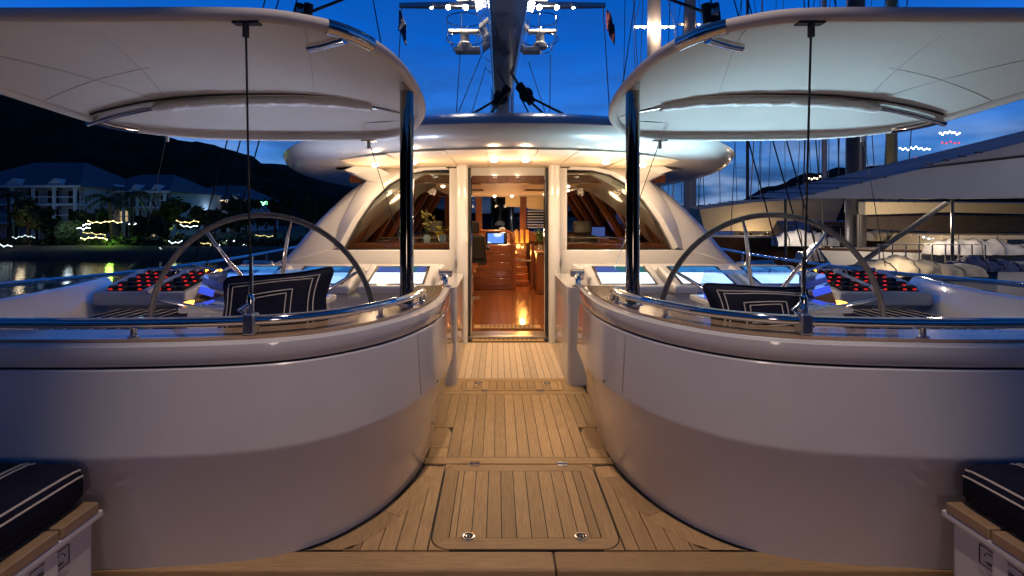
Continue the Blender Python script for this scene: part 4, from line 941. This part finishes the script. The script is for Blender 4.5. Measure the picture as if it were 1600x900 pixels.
MB().lathe([(.02,.20),(.12,.16),(.14,.06),(.13,.05)], (0,-.5,9.2), 16).build('floodlight', steel, mz)
# ------------------------------------------------------------------ waterfront hotels at the left
hwall = pbr('hotel_wall', (.42,.44,.46), .8, var=.1, vscale=1)
hroof = pbr('hotel_roof', (.10,.13,.17), .7, var=.2, vscale=2)
htrim = pbr('hotel_trim', (.62,.66,.68), .7)
hlit = emis('lit_window', (1,.72,.36), .5); hdark = pbr('dark_window', (.02,.025,.03), .1)
def hotel(label, px0, px1, D, eave, ridge, floors, bays, lit, gables):
    a, b = W(px0, 336, D).x, W(px1, 336, D).x; ze = EYE-(eave-336)*D/F; zr = EYE-(ridge-336)*D/F; zb = -1.6; d = 12
    t = thing('hotel', label, 'hotel', ((a+b)/2, D, zb), 'waterfront hotels on the left shore')
    MB().box((a,D,zb),(b,D+d,ze)).build('wall', hwall, t)
    MB().add([(a-.7,D-1.6,ze),(b+.7,D-1.6,ze),(b+.7,D+d,ze),(a-.7,D+d,ze),(a+(b-a)*.28,D+d*.45,zr),(b-(b-a)*.28,D+d*.45,zr)], [(0,1,5,4),(1,2,5),(2,3,4,5),(3,0,4),(0,3,2,1)]).build('roof', hroof, t, smooth=0)
    MB().box((a-.75,D-1.7,ze-.18),(b+.75,D-1.55,ze+.12)).build('fascia', htrim, t)
    fh = (ze-zb)/floors
    for f in range(floors):
        z = zb+f*fh
        if f: MB().box((a,D-1.45,z-.12),(b,D,z+.1)).build('balcony', htrim, t)
        if f: MB().box((a,D-1.45,z+.85),(b,D-1.38,z+.95)).build('balcony_rail', htrim, t)
        for k in range(bays):
            x = a+(b-a)*(k+.5)/bays; w = (b-a)/bays*.27
            fr = MB().box((x-w-.1,D-.06,z+.15),(x+w+.1,D,z+fh*.82)).build('window', htrim, t)
            MB().box((x-w,D-.075,z+.22),(x+w,D-.06,z+fh*.78)).build('pane', hlit if (f, k) in lit else hdark, fr)
    for k in range(bays+1):
        x = a+(b-a)*k/bays
        MB().box((x-.14,D-1.5,zb),(x+.14,D-1.26,ze-.18)).build('column', htrim, t)
    for k in range(gables):
        x = a+(b-a)*(k+.5)/gables; w = (b-a)/gables*.26
        MB().add([(x-w,D-1.3,ze+.02),(x+w,D-1.3,ze+.02),(x,D-1.3,ze+.95),(x-w,D+2.5,ze+.02),(x+w,D+2.5,ze+.02),(x,D+2.5,ze+.95)], [(0,1,2),(3,5,4),(0,2,5,3),(1,4,5,2)]).build('dormer', htrim, t, smooth=0)
hotel('nearest hotel at the far left with a tall dark roof partly behind palms', -60, 132, 62, 292, 247, 3, 6, {(0,1)}, 3)
hotel('middle hotel with white balconies and a row of small gables', 142, 268, 68, 300, 268, 3, 6, {(0,4),(1,2)}, 4)
hotel('furthest hotel, palest and smallest, above the green lamp', 276, 385, 82, 313, 287, 3, 5, {(1,1)}, 4)
bark = pbr('bark', (.07,.055,.04), .9); leafm = pbr('dark_foliage', (.035,.06,.022), .8, var=.4, vscale=2)
def tree(label, px, D, h, rad, seed, palm=False):
    r_ = random.Random(seed); p = W(px, 336, D); x, y, z = p.x, D, -1.6
    t = thing('palm_tree' if palm else 'shore_tree', label, 'palm' if palm else 'tree', (x,y,z), 'trees along the left shore')
    tr = MB(); lean = r_.uniform(-.5,.5)
    tr.tube([(x,y,z),(x+lean*.3,y,z+h*.4),(x+lean,y,z+h*(.95 if palm else .7))], [.22,.15,.10], 8)
    lf = MB()
    if palm:
        c = Vector((x+lean,y,z+h*.95))
        for k in range(15):
            a = 2*math.pi*k/15+r_.uniform(-.2,.2); up = r_.uniform(-.1,.9); L_ = rad*r_.uniform(.9,1.2); prev = c
            for q in range(1, 9):
                u = q/8; e = c+Vector((math.cos(a)*L_*u, math.sin(a)*L_*u, up*L_*u-1.1*L_*u*u*.8)); d = (e-prev); sd = Vector((-math.sin(a), math.cos(a), 0))*.38*(1-u*.6)
                lf.quad(prev, e, e+sd-Vector((0,0,.25))); lf.quad(prev, e, e-sd-Vector((0,0,.25))); prev = e
    else:
        for k in range(6):
            a = r_.uniform(0,6.28); e = Vector((x+lean+math.cos(a)*rad*.6, y+math.sin(a)*rad*.6, z+h*r_.uniform(.55,.85))); tr.tube([(x+lean*.5,y,z+h*.45), e], [.10,.04], 6)
        cl = [(Vector((x+lean+r_.gauss(0,.45)*rad, y+r_.gauss(0,.4)*rad, z+h*r_.uniform(.42,.95))), rad*r_.uniform(.22,.45)) for _ in range(16)]
        for c, q in cl:
            for _ in range(80):
                v = Vector((r_.gauss(0,1), r_.gauss(0,1), r_.gauss(0,.8))).normalized()*q*r_.uniform(.4,1); o = c+v
                u = Vector((r_.uniform(-1,1), r_.uniform(-1,1), r_.uniform(-1,1))).normalized()*.28; w = u.orthogonal().normalized()*.17
                lf.quad(o-u, o+w, o+u, o-w)
    tr.build('trunk', bark, t); lf.build('crown', leafm, t, smooth=0)
tl = [(18,55,5.5,2.8,1,1),(42,53,4.2,1.9,2,0),(175,54,5.0,2.4,3,1),(152,56,3.4,1.8,4,0),(258,58,4.6,2.2,5,0),(232,52,2.8,1.6,6,0),(330,60,3.8,2.2,7,0),(385,62,4.8,2.6,8,0),(430,64,5.2,2.8,9,0),(480,66,5.6,3.0,10,0),(100,51,2.6,1.5,11,0),(206,60,6,2.6,12,1)]
dsc = ['tall palm at the far left edge in front of the nearest hotel','round leafy tree beside the far left palm','palm in front of the gap between the first two hotels','small bush tree left of the green lit shrubs','leafy tree in front of the second hotel','low tree on the shore lit greenish from below','bushy tree below the third hotel','dark tree under the green lamp','dark tree right of the green lamp','large dark tree behind the left buttress','low shrub tree by the brightest white lamps','slender palm in front of the middle hotel']
for (px, D, h, r_, sd, pm), d_ in zip(tl, dsc): tree(d_, px, D, h, r_, sd, bool(pm))
r_ = random.Random(77); hb = MB()
for _ in range(2600):
    px = r_.uniform(-80, 560); D = 48.5+r_.uniform(0, 4)+(450-px)*.006; p = W(px, 336, D); z = -1.75+abs(r_.gauss(0,.55))*(.6+.6*abs(mnoise.noise((px*.03,0,2)))*2)
    u = Vector((r_.uniform(-1,1), r_.uniform(-1,1), r_.uniform(-1,1))).normalized()*.3; w = u.orthogonal().normalized()*.18; o = Vector((p.x,D,z))
    hb.quad(o-u, o+w, o+u, o-w)
hb.build('shore_hedge', leafm, smooth=0, kind='stuff')
# lamp streaks along the shore, built as bulb rows on glowing lines: (px, py, D, colour, bulbs, span px, label)
E = {}
def ecol(c, st):
    k = (c, st)
    if k not in E: E[k] = emis('bulb_glow', c, st)
    return E[k]
WH, YE, GR, WM = (.78,.95,1), (1,.82,.32), (.16,1,.30), (1,.72,.45)
streaks = [(96,350,52,WH,10,44,'bright white lamp streak by the first hotel',9,1),(96,356,51,WH,10,44,'lower bright white lamp streak by the first hotel',8,0),(138,347,53,YE,9,52,'long yellow lamp streak left of the palms',4,1),(127,372,49.5,YE,8,40,'yellow lamp streak low on the shore beside the green shrubs',5,1),(130,365,50,YE,6,34,'faint yellow lamp streak above the low yellow one',2,0),(32,345,54,WH,6,32,'white lamp streak near the far left trees',2,0),(20,370,50,WH,8,34,'pale white lamp streak low at the far left',1.6,0),(0,383,48,WH,4,18,'white lamp streak cut by the left picture edge',4,0),
 (202,350,56,WH,7,30,'white lamp streak between the middle trees',4,1),(276,346,57,YE,6,34,'yellowish lamp streak left of the steering wheel top',3,1),(282,353,56,WH,6,26,'white lamp streak just below the yellowish one by the wheel',5,0),(316,313,80,WM,12,62,'long warm lamp streak under the eaves of the furthest hotel',4,0),(264,378,49,WH,5,20,'white lamp streak low on shore left of the wheel rim',4,0),(250,390,48,WH,6,24,'white lamp streak at the waterline left of the wheel rim',1.6,0),(312,381,49,YE,5,26,'dim yellow lamp streak low inside the wheel',2,0),(330,385,50,WH,10,58,'bright white lamp streak low inside the left wheel',6,1),(352,376,52,WH,5,28,'white lamp streak above the low bright one inside the wheel',5,0),(396,386,50,WH,10,50,'white lamp streak inside the wheel right of its spoke',6,0),(300,389,48.5,WH,5,24,'faint white lamp streak at the waterline inside the wheel',1.6,0),(400,369,52,YE,5,26,'faint yellowish lamp streak high inside the wheel',1.6,0),(440,387,50,WH,6,24,'white lamp streak right of the left steering wheel',5,0)]
for px, py, D, c, n, sp, lab, st, big in streaks:
    t = thing('lamp_streak', lab, 'light string', tuple(W(px, py, D)), 'lamp streaks along the left shore')
    P_ = [W(px+sp*(k/(n-1)-0)*1.0, py+rnd.uniform(.3,1.6)*(1 if k % 2 else -1)+1.2*math.sin(k*.9+px), D) for k in range(n)]
    MB().tube(P_, .035, 5).build('streak_line', ecol(c, st*.6), t)  # glowing line in the shape of a lamp streak
    mb = MB()
    for k, p in enumerate(P_): mb.ball(p, .06 if big else .045, 8, 5)
    mb.build('bulbs', ecol(c, st*1.6), t, kind='stuff')
    e0, e1 = P_[0], P_[-1]
    for e in (e0, e1): MB().tube([(e.x,e.y,-1.7),(e.x,e.y,e.z)], .04, 5).build('post', bark, t)
t = thing('street_lamp', 'green glowing lamp on a pole below the hill ridge', 'street lamp', tuple(W(410,318,70)))
g = W(402,318,70); MB().tube([(g.x,70,-1.5),(g.x,70,g.z)], .08, 6).build('pole', bark, t)
MB().tube([W(398+k*4.4,317.5+(1.5 if k % 2 else -1.5),70) for k in range(6)], .16, 6).build('lamp_head', ecol(GR, 9), t)
for loc, e, c in ((W(104,352,49.5),50,WH),(W(170,366,50),150,(.45,1,.10)),(W(270,360,53),60,(.8,1,.35)),(W(30,350,51),35,(1,.8,.5)),(W(350,378,52),40,WH),(W(230,330,62),48,(.4,.7,1)),(W(60,320,57),44,(.5,.7,1)),(W(330,325,76),60,(.45,.7,1)),(g,160,GR)):
    lamp('shore_lamp', 'POINT', loc, e, c, size=.3)
# ------------------------------------------------------------------ neighbouring yachts at the right
brown = pbr('varnished_hull', (.085,.04,.022), .25, coat=.6, var=.3, vscale=1.5)
cream = pbr('cream_canvas', (.62,.53,.38), .85, var=.1, vscale=.8, bump=.3, bscale=6)
greyc = pbr('grey_canvas', (.42,.43,.48), .85, var=.12, vscale=.5, bump=.3, bscale=5)
bhull = pbr('white_hull', (.62,.62,.62), .35, coat=.4)
spar = pbr('pale_spar', (.62,.52,.46), .4, var=.1)
dspar = pbr('dark_spar', (.07,.065,.075), .4, var=.2)
def boat(name, label, x0, x1, y, zk, zd, beam, m, cab=None, cm=None, win=4):
    """a yacht lying across the view: hull from x0 (bow) to x1, near side at y"""
    t = thing(name, label, 'boat', ((x0+x1)/2, y, zk), 'neighbouring boats at the right')
    L_ = x1-x0; rings = []
    for k in range(17):
        u = k/16; w = beam/2*(1-(1-min(1, u*1.7+.02))**2.2); sheer = zd+.10*L_*.06*(1-u)**2+.03*u
        x = x0+L_*u; rake = .06*L_*(1-u)**3; yc = y+beam/2
        rings.append([(x-rake, yc-w, sheer), (x-rake, yc-w*.985, sheer-.10), (x, yc-w*.92, (zk+zd)/2), (x+rake*.6, yc-w*.55, zk), (x+rake*.6, yc+w*.55, zk), (x, yc+w*.92, (zk+zd)/2), (x-rake, yc+w*.985, sheer-.10), (x-rake, yc+w, sheer)])
    MB().loft(rings).build('hull', m, t, smooth=50)
    MB().tube([Vector(r_[0])+Vector((0,-.02,-.02)) for r_ in rings], .06, 6).build('rub_rail', bhull if m is not bhull else brown, t)
    if cab:
        for a, b, z0, z1 in cab:
            c = MB().hexa([(a,y+.5,z0),(b,y+.5,z0),(b,y+beam-.5,z0),(a,y+beam-.5,z0),(a+(z1-z0)*.5,y+.65,z1),(b-(z1-z0)*.15,y+.65,z1),(b-(z1-z0)*.15,y+beam-.65,z1),(a+(z1-z0)*.5,y+beam-.65,z1)]).build('cabin', cm, t, bevel=.08)
            for k in range(win):
                u0, u1 = a+(b-a)*(k+.35)/(win+.3), a+(b-a)*(k+.95)/(win+.3)
                MB().hexa([(u0,y+.50,z0+(z1-z0)*.35),(u1,y+.50,z0+(z1-z0)*.35),(u1,y+.62,z0+(z1-z0)*.35),(u0,y+.62,z0+(z1-z0)*.35),(u0+.08,y+.56,z0+(z1-z0)*.75),(u1-.05,y+.56,z0+(z1-z0)*.75),(u1-.05,y+.68,z0+(z1-z0)*.75),(u0+.08,y+.68,z0+(z1-z0)*.75)]).build('window', hdark, c, smooth=0)
    for k in range(9):
        x = x0+L_*(.12+.1*k); MB().tube([(x,y+.08,zd),(x,y+.08,zd+.75)], .02, 6).build('stanchion', chrome, t)
    MB().tube([(x0+L_*.1,y+.08,zd+.75),(x1-.3,y+.08,zd+.75)], .015, 6).build('lifeline', steel, t)
    return t
def P3(px, py, D): return W(px, py, D)
def xz(px, py, D): p = W(px, py, D); return p.x, p.z
# dark wooden yacht nearest
x0, z = xz(1150, 395, 27); x1, _ = xz(1900, 395, 27)
boat('wooden_yacht', 'dark varnished wooden yacht lying behind the right wheel', x0, x1, 27, -2.6, xz(0,375,27)[1], 5, brown, [(x0+4, x0+8.5, xz(0,376,27)[1], xz(0,346,27)[1]), (x0+12, x0+17, xz(0,376,27)[1], xz(0,350,27)[1])], brown)
x0, _ = xz(1365, 400, 21); x1, _ = xz(1980, 400, 21)
boat('motor_boat', 'white motor boat with a low cabin at the right behind the guard rail', x0, x1, 21, -2.6, xz(0,396,21)[1], 4, bhull, [(x0+3.0, x0+8.5, xz(0,397,21)[1], xz(0,368,21)[1])], cream)
x0, _ = xz(1352, 425, 15.5); x1, _ = xz(1560, 425, 15.5)
boat('rubber_tender', 'low pale tender floating close behind the right guard rail', x0, x1, 15.5, -2.55, -.15, 1.7, pbr('pale_rubber', (.45,.43,.40), .6), None)
x0, _ = xz(1040, 380, 38); x1, _ = xz(1420, 380, 38)
boat('sailing_yacht', 'sailing yacht with a lit cream awning right of the deckhouse', x0, x1, 38, -2.6, xz(0,378,38)[1], 5, brown, [(x0+5, x0+13, xz(0,380,38)[1], xz(0,360,38)[1])], bhull)
def awning(name, label, poly, D, depth, m, poles=True):
    t = thing(name, label, 'awning', tuple(W(*poly[0], D)), 'boat awnings at the right')
    f = [W(px, py, D) for px, py in poly]
    b = [p+Vector((.2*depth, depth, .05*depth)) for p in f]
    MB().loft([f, b]).build('canopy_cloth', m, t, bevel=.05)
    lo = sorted(f, key=lambda p: p.z)[:2]
    for p in lo if poles else ():
        MB().tube([(p.x,p.y+.3,-1.2),(p.x,p.y+.3,p.z)], .05, 8).build('pole', dspar, t)
    for k in range(1, 5):
        a = f[0].lerp(f[1], k/5); MB().tube([a+Vector((0,-.03,0)), a+Vector((.2*depth,depth,.05*depth))+Vector((0,0,.03))], .035, 6).build('batten', dspar, t)
    return t
awning('boat_awning', 'large grey sloping awning covering the yacht at the far right', [(1235,311),(1420,268),(1640,214),(1900,150),(1900,306),(1500,311)], 18, 5, greyc)
awning('boat_awning', 'lit cream awning between the deckhouse and the grey awning', [(1092,327),(1180,315),(1305,309),(1320,312),(1300,362),(1100,361)], 34, 4, cream)
awning('boat_awning', 'cream canvas strip hanging under the grey awning', [(1352,315),(1480,316),(1660,318),(1660,336),(1480,332),(1352,336)], 23, 2, cream)
awning('boat_awning', 'folded brown sail cover beneath the cream strip', [(1350,338),(1500,336),(1680,340),(1680,362),(1500,364),(1350,358)], 24, 1.2, pbr('brown_canvas', (.13,.105,.10), .85, var=.3, vscale=1.5))
lamp('awning_light', 'POINT', W(1190,372,32.5), 170, (1,.72,.42), size=.3)
lamp('cabin_light', 'POINT', W(1450,345,19.5), 420, (1,.78,.55), size=.2)
lamp('cabin_light', 'POINT', W(1260,366,25), 110, (1,.85,.7), size=.2)
lamp('tender_light', 'POINT', W(1420,395,14.2), 40, (1,.82,.6), size=.2)
def spar_mast(label, px, D, r_, m, top=-60, spr=(), lit=0, foot=380):
    b, t_ = W(px, foot, D), W(px, top, D)
    t = thing('yacht_mast', label, 'mast', tuple(b), 'masts of the neighbouring yachts')
    MB().tube([b, t_], [r_, r_*.85], 12).build('tube', m, t)
    for py, w, lights in spr:
        p = W(px, py, D); MB().box((p.x-w,p.y-.10,p.z-.06),(p.x+w,p.y+.10,p.z+.06)).build('spreader', m, t)
        for k in range(lights):
            q = (p.x-w+2*w*(k+.5)/lights, p.y-.2, p.z-.10)
            MB().ball(q, .10, 8, 5).build('lamp', flood if lit else ecol(WM, 12), t)
        for sg in (-1, 1):
            MB().tube([(p.x+sg*w,p.y,p.z), (b.x+sg*w*.6, b.y, b.z+1)], .028, 5).build('shroud', dspar, t)
            MB().tube([(p.x+sg*w,p.y,p.z), (t_.x, t_.y, t_.z)], .028, 5).build('shroud', dspar, t)
        if lit: lamp('mast_light', 'POINT', (p.x, p.y-1.2, p.z-.6), 260, (1,.78,.6), size=.3)
    return t
spar_mast('pale floodlit mast with a bright lamp bar right of the main mast', 1022, 42, .62, spar, -80, ((42,1.7,6),), 1)
spar_mast('pale pinkish mast just left of the right canopy edge', 1078, 50, .62, spar, -90, ((38,1.2,3),))
spar_mast('thick dark mast standing behind the right steering wheel', 1337, 24, .42, dspar, -120, ((-30,2.5,0),), 0, 400)
spar_mast('yellowish mast right of the thick dark mast', 1393, 33, .33, pbr('yellow_spar', (.42,.36,.14), .5), -60, ((160,1.4,0),))
spar_mast('slender grey mast behind the cream awning', 1168, 46, .14, dspar, -60, ((90,1.4,0),))
spar_mast('pale slender mast between the shrouds at the right', 1288, 40, .20, spar, -60, ((60,1.5,0),))
for px, py, D, c, n, sp, lab, st in ((1440,187,60,WH,10,46,'white lamp streak under the tip of the right canopy',3),(1478,208,58,WH,9,30,'bright white lamp streak in the rigging at the right',4.5),(1420,232,58,WH,12,46,'lower white lamp streak in the rigging at the right',3),(1270,278,70,WM,6,22,'warm lamp streak on the distant hill',3),(1268,295,60,WM,5,18,'short warm lamp streak above the cream awning',8),(1440,246,58,(1,.06,.08),6,30,'red lamps in the rigging at the right, the lower group',1.2),(1480,224,58,(1,.06,.10),5,26,'red lamps in the rigging at the right, the upper group',.9),(1238,366,36,WM,12,66,'long white lamp streak along the deck of the cream awning yacht',5),(1470,372,22,WH,12,90,'white lamp streak on the white motor boat',2.5)):
    t = thing('lamp_streak', lab, 'light string', tuple(W(px, py, D)), 'lamp streaks among the right-hand yachts')
    P_ = [W(px+sp*(k/(n-1)-.3), py+rnd.uniform(.3,1.5)*(1 if k % 2 else -1)+math.sin(k*.8+px)*1.3, D) for k in range(n)]
    MB().tube(P_, .03*D/40, 5).build('streak_line', ecol(c, st*.35), t)  # no real cable: the line glows as a drawn-out lamp streak
    mb = MB()
    for p in P_: mb.ball(p, .07*D/40, 8, 5)
    mb.build('bulbs', ecol(c, st*2), t, kind='stuff')

t = thing('awning_fill_lamp', 'tall unseen lamp added out to the right to light the boat awnings', 'street lamp', (23,7,-2.5))  # unseen lamp post added out of view to light the awnings
MB().tube([(23,7,-3),(23,7,6.2),(22.6,7.3,6.5)], .09, 10).build('pole', dspar, t)
MB().hexa([(22.3,7.2,6.35),(22.8,7.2,6.35),(22.8,7.6,6.3),(22.3,7.6,6.3),(22.35,7.2,6.55),(22.75,7.2,6.55),(22.75,7.6,6.5),(22.35,7.6,6.5)]).build('lamp_head', spar, t)
lamp('awning_fill_light', 'SPOT', (22.5,7.6,6.2), 1500, (.95,.86,.90), aim=(17,22,1.5), size=.2, angle=88, blend=.6)

# ------------------------------------------------------------------ gear, covers and rigging of the neighbouring yachts
def heap(name, label, cat, px0, px1, py0, py1, D, dep, m, seed, amp=.35):
    """a crumpled canvas-covered shape lying along a deck"""
    a, b = W(px0, py1, D), W(px1, py0, D); rings = []; n = 34
    t = thing(name, label, cat, tuple(a), 'covered gear on the right-hand yachts')
    for k in range(n+1):
        u = k/n; x = a.x+(b.x-a.x)*u; h = (b.z-a.z)*(.55+.45*math.sin(math.pi*min(1, u*1.15+.05)))*(1+amp*mnoise.noise((u*5,seed,0))); ring = []
        for j in range(12):
            v = j/11*math.pi; q = 1+amp*.7*mnoise.noise((u*13,j*.7,seed))
            ring.append((x, a.y+dep/2-dep/2*math.cos(v)*q, a.z+h*math.sin(v)**.7*q))
        rings.append(ring+[(x, a.y+dep, a.z-.02), (x, a.y, a.z-.02)])
    o = MB().loft(rings).build('cover', m, t, smooth=70)
    for k in (.2,.4,.6,.8):
        i = int(n*k); MB().tube([Vector(p)*1.0+Vector((0,-.015,.012)) for p in rings[i][:12]], .018*D/20, 5).build('lashing', dspar, t)
    return t
cwhite = pbr('white_cover', (.66,.65,.66), .75, var=.2, vscale=2, bump=.8, bscale=5)
cblue = pbr('blue_cover', (.06,.09,.22), .8, var=.3, vscale=2, bump=.8, bscale=5)
heap('boat_cover', 'rumpled pale cover over gear low behind the right guard rail', 'boat cover', 1368, 1545, 406, 432, 14.6, 1.2, cream, 2.0)
heap('boat_cover', 'white rumpled cover on the motor boat at the far right', 'boat cover', 1470, 1640, 374, 398, 20.6, .9, cwhite, 5.0)
heap('boat_cover', 'long cream cover in the middle of the right-hand yachts', 'boat cover', 1366, 1480, 356, 376, 25.6, .9, cream, 8.0)
heap('boat_cover', 'white cover along the deck behind the right steering wheel', 'boat cover', 1216, 1312, 360, 384, 26.4, .7, cwhite, 11.0)
heap('boat_cover', 'dark blue cover lying low at the far right edge', 'boat cover', 1500, 1620, 406, 424, 15.2, .8, cblue, 14.0, .5)
heap('boat_cover', 'grey rumpled cover beside the thick dark mast', 'boat cover', 1255, 1345, 386, 408, 24.5, .7, cwhite, 17.0, .5)
r6 = random.Random(21)
for k in range(22):
    px = 975+k*19+r6.uniform(-7, 7); D = r6.uniform(30, 55)
    tag(MB().tube([W(px, 372, D), W(px+r6.uniform(-26, 26), -40, D)], r6.uniform(.018,.045), 5).build('rigging_wire', spar if k % 3 else dspar), 'thin upright rigging wire among the masts at the right', 'rigging wire', 'upright rigging wires among the right-hand masts')

tag(MB().tube([W(1478,318,19), W(1400,372,18), W(1312,434,17)], .09, 10).build('gangway_spar', dspar), 'dark diagonal spar sloping down under the large grey awning', 'spar')
b_ = awning('boat_awning', 'darker grey fold of canvas lying along the upper edge of the large grey awning', [(1430,262),(1560,232),(1660,206),(1900,146),(1900,166),(1640,238)], 17.6, .3, pbr('slate_canvas', (.30,.30,.34), .85, var=.2, vscale=.6, bump=.4, bscale=4), poles=False)
